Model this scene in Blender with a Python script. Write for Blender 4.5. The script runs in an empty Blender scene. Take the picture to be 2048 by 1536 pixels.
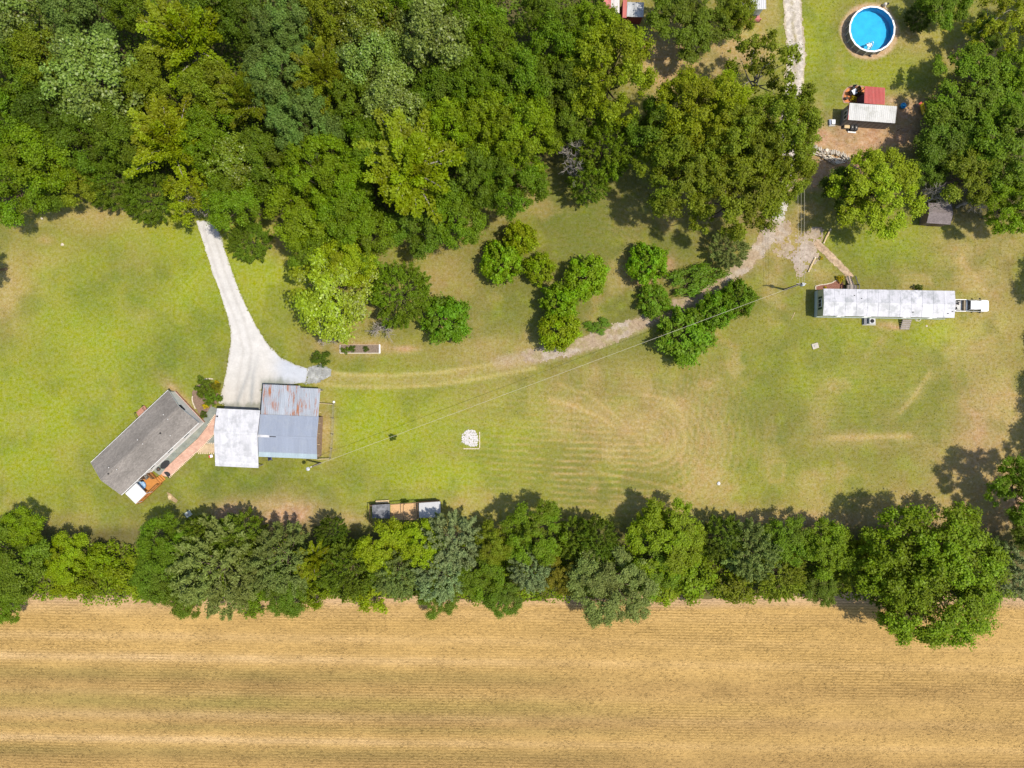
import bpy, math, random
import numpy as np
from mathutils import Vector, Matrix

# ---------------------------------------------------------------- camera, sky, sun, exposure
S = bpy.context.scene
COL = S.collection
CAM_H = 107.0            # drone height, metres
MPP = 0.0781             # metres on the ground per photo pixel (2048 px wide)
cam = bpy.data.cameras.new('camera'); cam_ob = bpy.data.objects.new('camera', cam)
COL.objects.link(cam_ob); S.camera = cam_ob
cam_ob.location = (0, 0, CAM_H); cam_ob.rotation_euler = (0, 0, 0)
cam.sensor_width = 36.0; cam.lens = 36.0 * CAM_H / (2048 * MPP)
cam.clip_start = 1.0; cam.clip_end = 20000.0

SUN_EL = math.radians(66.0)
SUN_AZ = math.radians(103.0)      # compass style: 0 = +Y, 90 = +X
W = bpy.data.worlds.new('World'); S.world = W; W.use_nodes = True
wn = W.node_tree.nodes; wl = W.node_tree.links
sky = wn.new('ShaderNodeTexSky'); sky.sky_type = 'NISHITA'; sky.sun_disc = False
sky.sun_elevation = SUN_EL; sky.sun_rotation = SUN_AZ
wl.new(sky.outputs['Color'], wn['Background'].inputs['Color'])
wn['Background'].inputs['Strength'].default_value = 0.15
sun = bpy.data.lights.new('sun', 'SUN'); sun.energy = 3.7; sun.angle = math.radians(1.3)
sun.color = (1.0, 0.95, 0.86)
sun_ob = bpy.data.objects.new('sun', sun); COL.objects.link(sun_ob)
to_sun = Vector((math.sin(SUN_AZ)*math.cos(SUN_EL), math.cos(SUN_AZ)*math.cos(SUN_EL), math.sin(SUN_EL)))
sun_ob.rotation_euler = to_sun.to_track_quat('Z', 'Y').to_euler()
sun_ob.location = (30, -8, 150)
S.view_settings.view_transform = 'Standard'; S.view_settings.look = 'None'
S.view_settings.exposure = 0.61; S.view_settings.gamma = 1.0
S.view_settings.use_curve_mapping = False
S.view_settings.use_white_balance = True; S.view_settings.white_balance_temperature = 6900; S.view_settings.white_balance_tint = 10
S.render.engine = 'CYCLES'
S.cycles.max_bounces = 6; S.cycles.diffuse_bounces = 3; S.cycles.transmission_bounces = 4
S.cycles.transparent_max_bounces = 8; S.cycles.caustics_reflective = False; S.cycles.caustics_refractive = False

# ---------------------------------------------------------------- helpers
def P(px, py, z=0.0):
    """Ground survey: the world point at height z that lies on the photo's pixel."""
    k = MPP * (CAM_H - z) / CAM_H
    return Vector(((px - 1024) * k, (768 - py) * k, z))

def tag(o, label=None, cat=None, group=None, kind=None):
    if label: o['label'] = label
    if cat: o['category'] = cat
    if group: o['group'] = group
    if kind: o['kind'] = kind
    return o

def empty(name, loc, rz=0.0, label=None, cat=None, group=None):
    o = bpy.data.objects.new(name, None); COL.objects.link(o)
    o.empty_display_size = 0.3
    o.location = loc; o.rotation_euler = (0, 0, rz)
    return tag(o, label, cat, group)

class MB:
    """collects shapes, builds ONE mesh object"""
    def __init__(s): s.v = []; s.f = []
    def quad(s, *pts):
        b = len(s.v); s.v += [tuple(p) for p in pts]; s.f.append(tuple(range(b, b+len(pts)))); return s
    def box(s, x0, x1, y0, y1, z0, z1):
        b = len(s.v)
        s.v += [(x0,y0,z0),(x1,y0,z0),(x1,y1,z0),(x0,y1,z0),(x0,y0,z1),(x1,y0,z1),(x1,y1,z1),(x0,y1,z1)]
        s.f += [tuple(b+i for i in q) for q in ((0,3,2,1),(4,5,6,7),(0,1,5,4),(1,2,6,5),(2,3,7,6),(3,0,4,7))]
        return s
    def slab(s, pts, t):
        """a closed slab: polygon pts (3D, ordered anticlockwise from above) thickened downwards by t"""
        b = len(s.v); n = len(pts)
        s.v += [tuple(p) for p in pts] + [(p[0], p[1], p[2]-t) for p in pts]
        s.f.append(tuple(range(b, b+n))); s.f.append(tuple(range(b+2*n-1, b+n-1, -1)))
        for i in range(n):
            j = (i+1) % n
            s.f.append((b+i, b+n+i, b+n+j, b+j))
        return s
    def tube(s, pts, rads, n=8, cap=True):
        b = len(s.v); m = len(pts)
        pts = [Vector(p) for p in pts]
        if not hasattr(rads, '__len__'): rads = [rads]*m
        for i, p in enumerate(pts):
            d = (pts[min(i+1, m-1)] - pts[max(i-1, 0)])
            if d.length < 1e-6: d = Vector((0,0,1))
            d.normalize()
            a = Vector((0,0,1)) if abs(d.z) < 0.9 else Vector((1,0,0))
            u = d.cross(a).normalized(); w = d.cross(u)
            for k in range(n):
                t = 2*math.pi*k/n
                q = p + (u*math.cos(t) + w*math.sin(t))*rads[i]
                s.v.append(tuple(q))
        for i in range(m-1):
            for k in range(n):
                k2 = (k+1) % n
                s.f.append((b+i*n+k, b+i*n+k2, b+(i+1)*n+k2, b+(i+1)*n+k))
        if cap:
            s.f.append(tuple(b+k for k in range(n-1, -1, -1)))
            s.f.append(tuple(b+(m-1)*n+k for k in range(n)))
        return s
    def lathe(s, prof, n=16, cx=0, cy=0):
        b = len(s.v)
        for (r, z) in prof:
            for k in range(n):
                t = 2*math.pi*k/n
                s.v.append((cx+r*math.cos(t), cy+r*math.sin(t), z))
        for i in range(len(prof)-1):
            for k in range(n):
                k2 = (k+1) % n
                s.f.append((b+i*n+k, b+i*n+k2, b+(i+1)*n+k2, b+(i+1)*n+k))
        s.f.append(tuple(b+k for k in range(n-1, -1, -1)))
        s.f.append(tuple(b+(len(prof)-1)*n+k for k in range(n)))
        return s
    def mesh(s, name, mat, smooth=False):
        me = bpy.data.meshes.new(name); me.from_pydata(s.v, [], s.f); me.update()
        if mat: me.materials.append(mat)
        if smooth:
            me.polygons.foreach_set('use_smooth', [True]*len(me.polygons))
        return me
    def build(s, name, mat, parent=None, smooth=False, loc=None, rz=None):
        return link(name, s.mesh(name, mat, smooth), parent, loc, rz)

def link(name, me, parent=None, loc=None, rz=None, rot=None):
    o = bpy.data.objects.new(name, me); COL.objects.link(o)
    if parent: o.parent = parent
    if loc is not None: o.location = loc
    if rz is not None: o.rotation_euler = (0, 0, rz)
    if rot is not None: o.rotation_euler = rot
    return o

def bevel(o, w=0.03, seg=2):
    m = o.modifiers.new('bevel', 'BEVEL'); m.width = w; m.segments = seg; m.limit_method = 'ANGLE'
    return o

def np_mesh(name, verts, quads, mat, attrs=None, colattr=None):
    """fast mesh from numpy arrays; quads (n,4) or (n,3)"""
    me = bpy.data.meshes.new(name)
    nv, nf, k = len(verts), len(quads), quads.shape[1]
    me.vertices.add(nv); me.loops.add(nf*k); me.polygons.add(nf)
    me.vertices.foreach_set('co', np.ascontiguousarray(verts, dtype=np.float32).ravel())
    me.polygons.foreach_set('loop_start', np.arange(0, nf*k, k, dtype=np.int32))
    me.loops.foreach_set('vertex_index', np.ascontiguousarray(quads, dtype=np.int32).ravel())
    me.update(calc_edges=True)
    if attrs:
        for an, arr in attrs.items():
            a = me.attributes.new(an, 'FLOAT', 'POINT'); a.data.foreach_set('value', np.asarray(arr, np.float32).ravel())
    if colattr is not None:
        a = me.attributes.new('col', 'FLOAT_COLOR', 'POINT')
        c4 = np.ones((nv, 4), np.float32); c4[:, :3] = colattr
        a.data.foreach_set('color', c4.ravel())
    if mat: me.materials.append(mat)
    return me

# ---- numpy value noise / distances, all in photo-pixel ground coordinates
def vnoise(X, Y, scale, seed):
    g = np.random.RandomState(seed).rand(128, 128)
    x = X/scale + 1000.0; y = Y/scale + 1000.0
    xi = np.floor(x).astype(int); yi = np.floor(y).astype(int)
    fx = x-xi; fy = y-yi; fx = fx*fx*(3-2*fx); fy = fy*fy*(3-2*fy)
    a = g[xi % 128, yi % 128]; b = g[(xi+1) % 128, yi % 128]
    c = g[xi % 128, (yi+1) % 128]; d = g[(xi+1) % 128, (yi+1) % 128]
    return (a*(1-fx)+b*fx)*(1-fy) + (c*(1-fx)+d*fx)*fy
def fbm(X, Y, scale, seed, octv=4):
    r = 0; amp = 1; tot = 0
    for i in range(octv):
        r = r + amp*vnoise(X, Y, scale/(2**i), seed+i*17); tot += amp; amp *= 0.55
    return r/tot
def pdist(X, Y, pts):
    """distance to a polyline, and the parameter 0..1 along it"""
    best = np.full(X.shape, 1e9); par = np.zeros(X.shape)
    n = len(pts)-1
    for i in range(n):
        (x0, y0), (x1, y1) = pts[i], pts[i+1]
        dx, dy = x1-x0, y1-y0; L2 = dx*dx+dy*dy
        t = np.clip(((X-x0)*dx+(Y-y0)*dy)/L2, 0, 1)
        d = np.hypot(X-x0-t*dx, Y-y0-t*dy)
        m = d < best
        best = np.where(m, d, best); par = np.where(m, (i+t)/n, par)
    return best, par
def inside(X, Y, poly):
    r = np.zeros(X.shape, bool); n = len(poly)
    for i in range(n):
        x0, y0 = poly[i]; x1, y1 = poly[(i+1) % n]
        if y0 == y1: continue
        c = ((y0 > Y) != (y1 > Y)) & (X < (x1-x0)*(Y-y0)/(y1-y0)+x0)
        r ^= c
    return r
def sdist(X, Y, poly):
    """signed distance to a polygon, positive inside"""
    d, _ = pdist(X, Y, list(poly)+[poly[0]])
    return np.where(inside(X, Y, poly), d, -d)
def sstep(a, b, x):
    t = np.clip((x-a)/(b-a), 0, 1); return t*t*(3-2*t)
def blob(X, Y, cx, cy, rx, ry, rot=0):
    c, s = math.cos(math.radians(rot)), math.sin(math.radians(rot))
    u = ((X-cx)*c+(Y-cy)*s)/rx; v = (-(X-cx)*s+(Y-cy)*c)/ry
    return np.exp(-(u*u+v*v))

# ---------------------------------------------------------------- materials
def new_mat(name):
    m = bpy.data.materials.new(name); m.use_nodes = True
    nt = m.node_tree
    return m, nt.nodes, nt.links, nt.nodes['Principled BSDF']
def nd(N, t, **kw):
    n = N.new(t)
    for k, v in kw.items(): setattr(n, k, v)
    return n
def noise_node(N, L, coord, scale, detail=4, rough=0.6, vec_scale=None):
    n = N.new('ShaderNodeTexNoise'); n.inputs['Scale'].default_value = scale
    n.inputs['Detail'].default_value = detail; n.inputs['Roughness'].default_value = rough
    if vec_scale:
        mp = N.new('ShaderNodeMapping'); mp.inputs['Scale'].default_value = vec_scale
        L.new(coord, mp.inputs['Vector']); coord = mp.outputs['Vector']
    L.new(coord, n.inputs['Vector'])
    return n.outputs['Fac']
def maprange(N, L, v, a, b, c, d):
    n = N.new('ShaderNodeMapRange'); L.new(v, n.inputs['Value'])
    for nm, x in zip(('From Min', 'From Max', 'To Min', 'To Max'), (a, b, c, d)): n.inputs[nm].default_value = x
    return n.outputs['Result']
def mixcol(N, L, f, a, b, mode='MIX'):
    n = N.new('ShaderNodeMix'); n.data_type = 'RGBA'; n.blend_type = mode
    for sock, val in ((n.inputs[0], f), (n.inputs[6], a), (n.inputs[7], b)):
        if isinstance(val, (int, float)): sock.default_value = val
        elif isinstance(val, tuple): sock.default_value = val + (1,) if len(val) == 3 else val
        else: L.new(val, sock)
    return n.outputs[2]
def mathn(N, L, op, a, b=None):
    n = N.new('ShaderNodeMath'); n.operation = op
    for i, v in enumerate((a, b)):
        if v is None: continue
        if isinstance(v, (int, float)): n.inputs[i].default_value = v
        else: L.new(v, n.inputs[i])
    return n.outputs[0]
def bump(N, L, h, strength, dist, bs):
    b = N.new('ShaderNodeBump'); b.inputs['Strength'].default_value = strength; b.inputs['Distance'].default_value = dist
    L.new(h, b.inputs['Height']); L.new(b.outputs['Normal'], bs.inputs['Normal'])

MATS = {}
def plain(name, col, rough=0.7, var=0.18, scale=3.0, metal=0.0, dirt=None, dirt_amt=0.0, spec=0.3):
    """a painted / wooden / stone surface with mottled colour and a little wear"""
    if name in MATS: return MATS[name]
    m, N, L, B = new_mat(name)
    g = N.new('ShaderNodeNewGeometry').outputs['Position']
    a = noise_node(N, L, g, scale, 5); b = noise_node(N, L, g, scale*7, 3)
    f = mathn(N, L, 'MULTIPLY', maprange(N, L, a, 0.3, 0.7, 1-var, 1+var), maprange(N, L, b, 0.3, 0.7, 1-var*0.6, 1+var*0.6))
    hs = N.new('ShaderNodeHueSaturation'); hs.inputs['Color'].default_value = (*col, 1); L.new(f, hs.inputs['Value'])
    out = hs.outputs['Color']
    if dirt:
        d = noise_node(N, L, g, scale*0.7, 6, 0.7)
        out = mixcol(N, L, maprange(N, L, d, 0.45, 0.7, 0, dirt_amt), out, dirt)
    L.new(out, B.inputs['Base Color'])
    B.inputs['Roughness'].default_value = rough; B.inputs['Metallic'].default_value = metal
    B.inputs['Specular IOR Level'].default_value = spec
    bump(N, L, b, 0.25, 0.02, B)
    MATS[name] = m; return m

def ground_mat(name, fine=9.0, famp=0.3, hue=0.25, rough=0.95, coarse=1.3, bumpd=0.05, speck=None):
    """vertex colour 'col' says what grows or lies there; fine noise breaks it up"""
    m, N, L, B = new_mat(name)
    g = N.new('ShaderNodeNewGeometry').outputs['Position']
    at = nd(N, 'ShaderNodeAttribute', attribute_name='col').outputs['Color']
    f1 = noise_node(N, L, g, fine, 3, 0.7); f2 = noise_node(N, L, g, coarse, 5, 0.65)
    f3 = noise_node(N, L, g, 0.35, 4, 0.6)
    v = mathn(N, L, 'MULTIPLY', maprange(N, L, f1, 0.25, 0.75, 1-famp, 1+famp), maprange(N, L, f2, 0.25, 0.75, 1-famp*0.75, 1+famp*0.75))
    hs = N.new('ShaderNodeHueSaturation'); L.new(at, hs.inputs['Color']); L.new(v, hs.inputs['Value'])
    L.new(maprange(N, L, f3, 0.3, 0.7, 0.5-0.035*hue*4*0.25, 0.5+0.035*hue*4*0.25), hs.inputs['Hue'])
    L.new(maprange(N, L, f2, 0.3, 0.7, 1+hue*0.5, 1-hue*0.5), hs.inputs['Saturation'])
    out = hs.outputs['Color']
    if speck:
        w = N.new('ShaderNodeTexVoronoi'); w.inputs['Scale'].default_value = speck[0]; L.new(g, w.inputs['Vector'])
        out = mixcol(N, L, maprange(N, L, w.outputs['Distance'], 0.0, 0.5, speck[2], 0.0), out, speck[1])
    L.new(out, B.inputs['Base Color']); B.inputs['Roughness'].default_value = rough
    B.inputs['Specular IOR Level'].default_value = 0.12
    bump(N, L, f1, 0.5, bumpd, B)
    MATS[name] = m; return m
# ================================================================ GROUND
LUSH = np.array((0.192, 0.216, 0.024)); OLIVE = np.array((0.150, 0.137, 0.036)); GREEN = np.array((0.098, 0.118, 0.022))
DRY = np.array((0.285, 0.208, 0.085)); SOIL = np.array((0.300, 0.190, 0.108)); LITTER = np.array((0.062, 0.058, 0.022))
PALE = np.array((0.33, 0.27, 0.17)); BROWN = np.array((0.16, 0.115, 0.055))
def lerp(C, col, f):
    return C*(1-f[..., None]) + col*f[..., None]

WOOD = [(-400,-500),(1215,-500),(1240,100),(1230,260),(1150,300),(1040,350),(960,415),(880,470),(720,470),(600,450),(480,420),(400,380),(300,375),(120,385),(0,420),(-400,560)]
WOODR = [(1835,215),(1900,170),(2050,110),(2600,100),(2600,470),(2040,440),(1960,440),(1900,420),(1850,380),(1830,320)]

def lawn_colour(X, Y):
    n1 = fbm(X, Y, 260, 1); n2 = fbm(X, Y, 90, 5); n3 = fbm(X, Y, 30, 9, 3)
    shp = X.shape
    C = np.broadcast_to(OLIVE, shp+(3,)).copy()
    # where the grass is lush / green / dry / worn: (x, y, rx, ry, rot, amount)
    def layer(lst, noise, amt_noise=0.8):
        f = np.zeros(shp)
        for (cx, cy, rx, ry, rot, a) in lst: f = np.maximum(f, a*blob(X, Y, cx, cy, rx, ry, rot))
        return np.clip(f*(1-amt_noise/2+amt_noise*noise*1.15), 0, 1)
    lush = layer([(40,880,200,260,0,1),(200,720,260,220,0,.85),(420,560,150,150,0,.9),(100,600,150,120,-25,.6),(530,560,110,160,0,.85),
                  (330,480,120,90,0,.8),(760,840,220,120,0,1),(860,960,220,90,0,.9),(980,860,140,90,0,.8),(640,800,60,30,0,.7),
                  (1620,100,60,160,0,.8),(1740,150,160,60,0,.7),(1500,60,90,60,0,.6),(1760,490,120,45,0,.8),(1880,665,120,40,0,.9),(1700,670,120,40,0,.6),
                  (1500,720,160,80,0,.3),(1650,760,220,70,0,.45),(1480,960,160,90,0,.45),(1650,980,120,60,0,.5),(1330,720,90,50,0,.35),
                  (1880,60,80,60,0,.7),(560,700,60,60,0,.6)], n2)
    green = layer([(330,720,90,60,-20,.75),(230,570,120,70,-20,.55),(420,690,60,120,0,.5),(480,970,150,60,0,.95),(620,990,90,50,0,.6),(370,1000,60,60,0,.6),
                   (300,860,50,40,0,.4),(1170,430,130,60,-10,.55),(960,620,80,60,0,.35),(1230,640,120,60,0,.45),(1100,560,70,90,0,.4),(1330,470,60,60,0,.4),
                   (1650,190,50,90,0,.5),(1750,520,120,40,0,.45),(1560,520,60,60,0,.4),(1050,620,120,90,0,.45),(1180,500,180,110,0,.45),(1250,700,120,40,0,.35),(1500,850,160,80,0,.3),(1700,850,160,60,0,.25),(700,960,80,40,0,.5),(1180,960,160,60,0,.45)], n2)
    dry = layer([(10,590,50,90,15,.8),(90,520,60,30,-30,.3),(190,440,80,26,0,.5),(120,1060,120,40,0,.65),(30,1010,60,30,0,.3),(270,1070,110,30,0,.4),(90,480,20,10,0,.6),
                 (880,560,60,60,0,.6),(1000,420,60,30,-30,.4),(1250,420,60,40,0,.4),(1290,560,60,20,30,.5),(960,700,140,30,-8,.4),(900,650,60,40,0,.4),
                 (1230,850,170,60,15,.6),(1330,800,120,50,30,.6),(1200,820,90,25,15,.6),(1150,760,100,30,-15,.4),(1420,900,50,140,0,.4),
                 (1920,510,50,40,20,.95),(1960,560,60,40,30,.9),(1980,660,80,120,0,.65),(2010,820,80,120,0,.75),(1960,950,110,90,0,.8),(1980,1040,80,70,0,.8),
                 (1800,1020,220,50,0,.7),(1560,1030,140,22,0,.7),(1330,1010,120,22,0,.5),(1000,1000,80,30,0,.4),(930,1010,60,30,0,.5),(1720,880,140,18,0,.5),(1830,790,70,14,-45,.5),(1640,830,30,70,10,.4),
                 (1540,890,20,60,0,.35),(720,690,110,22,0,.5),(800,700,40,8,0,.8),(1440,90,80,45,-35,1.1),(1330,125,60,60,0,1.2),(1380,110,60,40,0,1.0),(1560,480,60,50,0,.6),(1640,540,30,30,0,.5),
                 (1840,70,60,40,0,.5),(1930,100,40,25,0,.7),(640,860,30,70,0,.5),(520,1010,120,25,0,.4),(1000,800,120,60,0,.35),(700,640,80,30,0,.3),(560,480,30,40,0,.5),(1060,690,90,14,-10,.4)], n2)
    C = lerp(C, LUSH, lush); C = lerp(C, GREEN, np.clip(green*1.1, 0, 1)); C = lerp(C, DRY, np.clip(dry*1.05, 0, 1))
    # general drift
    C *= (0.82+0.36*n1)[..., None]
    C = lerp(C, LUSH, 0.35*sstep(0.5, 0.75, n3)*(1-dry)); C = lerp(C, GREEN, 0.45*sstep(0.52, 0.75, fbm(X, Y, 55, 31)))
    C = lerp(C, DRY, (0.18+0.40*sstep(700, 1300, X))*sstep(0.56, 0.78, fbm(X, Y, 70, 44)))
    # mowing lines: hairpin bends in the middle of the lawn, faint parallel passes elsewhere
    def passes(mask, q, period, amt):
        s = 0.5+0.5*np.sin(2*math.pi*q/period)
        return np.clip(mask*amt*s**3, 0, 1)
    hair = np.where(X < 1290, np.abs(Y-880-0.06*(X-1290)), np.hypot((X-1290)*0.8, Y-880))
    mk = blob(X, Y, 1220, 925, 240, 125) * sstep(0.28, 0.5, fbm(X, Y, 60, 61))
    C = lerp(C, DRY*1.15, passes(mk, hair+5*n3+5*n2, 13, 0.8))
    mk = blob(X, Y, 1400, 870, 80, 150)
    C = lerp(C, DRY, passes(mk, X+0.15*Y+4*n3, 12, 0.6))
    mk = blob(X, Y, 1190, 440, 150, 90)
    C = lerp(C, GREEN, passes(mk, np.hypot(X-1150, (Y-640)), 11, 0.6))
    mk = blob(X, Y, 1760, 790, 260, 130) + blob(X, Y, 1780, 520, 160, 60)
    C = lerp(C, GREEN, passes(np.clip(mk, 0, 1), Y+0.05*X+5*n3, 9.5, 0.4))
    mk = blob(X, Y, 230, 780, 280, 280)
    C = lerp(C, LUSH*1.08, passes(mk, 0.92*Y+0.42*X+5*n3, 10, 0.35))
    mk = blob(X, Y, 850, 860, 260, 130)
    C = lerp(C, LUSH*1.1, passes(mk, Y-0.12*X+4*n3, 11, 0.3))
    mk = blob(X, Y, 1740, 130, 160, 90)
    C = lerp(C, GREEN, passes(mk, Y+0.03*X, 10, 0.3))
    # old worn curves
    for pts, w, a in (([(1100,800),(1150,812),(1200,835),(1225,850)], 5, .7), ([(1290,790),(1340,800),(1365,830),(1370,880)], 4, .6), ([(1120,770),(1180,790),(1240,840),(1290,900)], 4, .4),
                      ([(1660,876),(1740,874),(1820,872)], 6, .7), ([(1800,825),(1830,790),(1860,745)], 4, .6), ([(1100,950),(1200,945),(1300,965),(1380,985)], 3, .5),
                      ([(1380,860),(1360,920),(1380,985)], 3, .5), ([(1420,1040),(1600,1046),(1680,1040)], 3, .6), ([(1535,925),(1570,920),(1565,960),(1540,965),(1535,925)], 4, .4),
                      ([(1700,1000),(1800,990),(1900,1000)], 4, .4), ([(40,460),(120,430),(250,425)], 8, .4)):
        d, _ = pdist(X, Y, pts); C = lerp(C, DRY*1.15, a*np.exp(-(d/w)**2)*(0.5+n3*0.9))
    # two wheel tracks joining the driveway and the gravel track
    for pts, w, a in (([(640,743),(700,750),(780,751),(870,746),(960,733),(1060,715)], 4.2, .9), ([(630,768),(700,773),(780,775),(870,770),(960,757),(1070,736)], 4.2, .85)):
        d, _ = pdist(X, Y, pts); C = lerp(C, np.array((0.30, 0.25, 0.09)), np.clip(a*np.exp(-(d/w)**2)*(0.6+n3*0.8), 0, 1))
    d, _ = pdist(X, Y, [(1000,726),(1058,716),(1110,705),(1160,693),(1215,675),(1265,655),(1330,625),(1390,600),(1440,572),(1490,530),(1525,490)]); C = lerp(C, np.array((0.27, 0.205, 0.125)), np.clip(0.95*np.exp(-(d/15)**4)*(0.55+0.7*n3), 0, 1))
    d, _ = pdist(X, Y, [(640,756),(780,763),(870,758),(1060,726)]); C = lerp(C, DRY, 0.5*np.exp(-(d/10)**2))
    # bare soil: beside the sheds, the pen, the yard of the small cabin, tree feet
    soil = layer([(465,1030,38,24,0,1),(580,1030,70,30,0,.85),(540,1020,60,20,0,.5),(655,850,18,60,0,.35),(700,1040,40,20,0,.4),(1740,270,90,34,4,1.1),(1700,300,70,30,10,1),(1660,330,50,40,0,1),(1690,340,60,26,10,1),(1650,280,40,30,0,.9),
                  (1620,360,40,20,0,.9),(1830,225,60,30,0,.9),(1810,270,60,30,0,.9),(1780,200,30,12,0,.7),(1325,110,40,30,0,.3),(1350,150,40,30,0,.3),(1480,120,50,20,-20,.4),(1020,10,40,25,0,.9),
                  (720,697,56,13,0,.6),(810,697,30,6,0,.6),(1735,622,26,8,0,.6),(1775,650,28,7,0,.5),(1790,655,22,5,0,.6),(1930,110,30,20,-25,.8),(1960,105,50,16,0,.7),(1900,1060,120,18,0,.6),
                  (1960,880,40,100,0,.4),(2030,1000,40,60,0,.6),(1700,1040,200,14,0,.4),(360,795,12,50,-45,.6),(640,700,10,20,0,.3),(1285,560,14,10,0,.6),(1340,530,14,20,0,.5),(905,625,30,30,0,.2),(1500,1040,60,10,0,.5),(1640,1050,60,14,0,.6)], n3, 0.9)
    C = lerp(C, SOIL*(0.85+0.4*vnoise(X, Y, 9, 71))[..., None], np.clip(soil*1.2, 0, 1))
    # straw-pale patches and the sand ring of the pool
    d = np.hypot((X-1739), (Y-63)*1.0)
    C = lerp(C, np.array((0.36, 0.25, 0.15)), sstep(64, 57, d+6*n3))
    # leaf litter under the wood, the right-hand copse and the hedgerow
    lit = np.maximum(sstep(-25, 30, sdist(X, Y, WOOD)+30*(n2-0.5)), sstep(-25, 25, sdist(X, Y, WOODR)+30*(n2-0.5)))
    hed = sstep(1040, 1075, Y+25*(n2-0.5))*sstep(1260, 1200, Y)
    lit = np.maximum(lit, 0.8*hed)
    C = lerp(C, LITTER*(0.6+0.8*n3)[..., None], np.clip(lit, 0, 1)*0.92)
    # shaded ground under the old oaks never grows thick grass
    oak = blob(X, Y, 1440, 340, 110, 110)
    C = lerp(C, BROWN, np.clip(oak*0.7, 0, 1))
    return np.clip(C, 0.01, 0.8)

# one sheet: fine in view, stretched to the horizon outside it
def axis(lo, hi, n, far):
    core = np.linspace(lo, hi, n)
    out = np.array([far*k for k in (0.02, 0.06, 0.2, 0.5, 1.0)])
    return np.concatenate([lo-out[::-1], core, hi+out])
gx = axis(-60, 2110, 500, 60000.0); gy = axis(-60, 1240, 312, 60000.0)
GX, GY = np.meshgrid(gx, gy, indexing='ij')
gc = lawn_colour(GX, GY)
gz = (fbm(GX, GY, 60, 90, 3)-0.5)*0.10
V = np.stack([(GX-1024)*MPP, (768-GY)*MPP, gz], -1).reshape(-1, 3)
nx, ny = GX.shape
I = np.arange(nx*ny).reshape(nx, ny)
Q = np.stack([I[:-1, :-1], I[:-1, 1:], I[1:, 1:], I[1:, :-1]], -1).reshape(-1, 4)
lawn_mat = ground_mat('lawn_grass', fine=5.0, famp=0.24, hue=0.4, coarse=2.0, bumpd=0.08)
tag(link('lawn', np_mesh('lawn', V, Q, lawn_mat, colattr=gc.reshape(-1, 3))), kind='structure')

def sheet(name, x0, x1, y0, y1, step, keep, colour, mat, z, **tags):
    """a ragged-edged sheet laid on the lawn: cells whose centre passes keep(X, Y)"""
    xs = np.arange(x0, x1+step, step); ys = np.arange(y0, y1+step, step)
    X, Y = np.meshgrid(xs, ys, indexing='ij')
    k = keep((X[:-1, :-1]+step/2), (Y[:-1, :-1]+step/2))
    n0, n1 = X.shape; I = np.arange(n0*n1).reshape(n0, n1)
    Q = np.stack([I[:-1, :-1], I[:-1, 1:], I[1:, 1:], I[1:, :-1]], -1)[k]
    used = np.unique(Q); remap = np.zeros(n0*n1, int); remap[used] = np.arange(len(used))
    Xf, Yf = X.ravel()[used], Y.ravel()[used]
    jx = (vnoise(Xf, Yf, step*1.1, 5)-0.5)*step*0.8; jy = (vnoise(Xf, Yf, step*1.1, 6)-0.5)*step*0.8
    zz = z + (fbm(Xf, Yf, 60, 90, 3)-0.5)*0.10
    Vv = np.stack([(Xf+jx-1024)*MPP, (768-Yf-jy)*MPP, zz], -1)
    return tag(link(name, np_mesh(name, Vv, remap[Q], mat, colattr=colour(Xf, Yf))), **tags)

# ---- the stubble field: ridged rows, straw between
ROW = 0.43                          # metres between rows
tilt = math.radians(-0.75)
def field_colour(X, Y):
    n1 = fbm(X*0.35, Y, 60, 201); n2 = fbm(X*0.25, Y, 18, 205, 3); n3 = fbm(X, Y, 120, 209)
    C = np.broadcast_to(np.array((0.350, 0.225, 0.080)), X.shape+(3,)).copy()
    pale = np.zeros(X.shape); weed = np.zeros(X.shape); brown = np.zeros(X.shape)
    yy = Y - 0.014*X
    for c, w, a in ((1310, 9, .9), (1424, 9, .8), (1473, 8, .9), (1215, 12, .5), (1268, 9, .5), (1380, 6, .3)): pale = np.maximum(pale, a*np.exp(-((yy-c)/w)**2))
    for c, w, a in ((1345, 16, .7), (1400, 22, .9), (1448, 9, .55), (1500, 14, .8)): weed = np.maximum(weed, a*np.exp(-((yy-c)/w)**2))
    weed *= sstep(1700, 500, X+600*(n3-0.5))
    for c, w, a in ((1360, 25, .5), (1430, 20, .5), (1510, 25, .6)): brown = np.maximum(brown, a*np.exp(-((yy-c)/w)**2))
    pale *= sstep(1500, 200, X)*0.7+0.25
    C = lerp(C, np.array((0.42, 0.285, 0.135)), np.clip(pale*(0.5+n2), 0, 1))
    C = lerp(C, np.array((0.185, 0.155, 0.045)), np.clip(weed*(0.2+1.2*n1), 0, 1)*0.9)
    C = lerp(C, np.array((0.20, 0.122, 0.050)), np.clip(brown*(0.3+1.1*n1), 0, 1)*0.85)
    C = lerp(C, np.array((0.38, 0.26, 0.16)), 0.8*sstep(1222, 1196, Y+14*(n3-0.5)))
    C *= (0.86+0.28*n2)[..., None]
    return C
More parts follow.
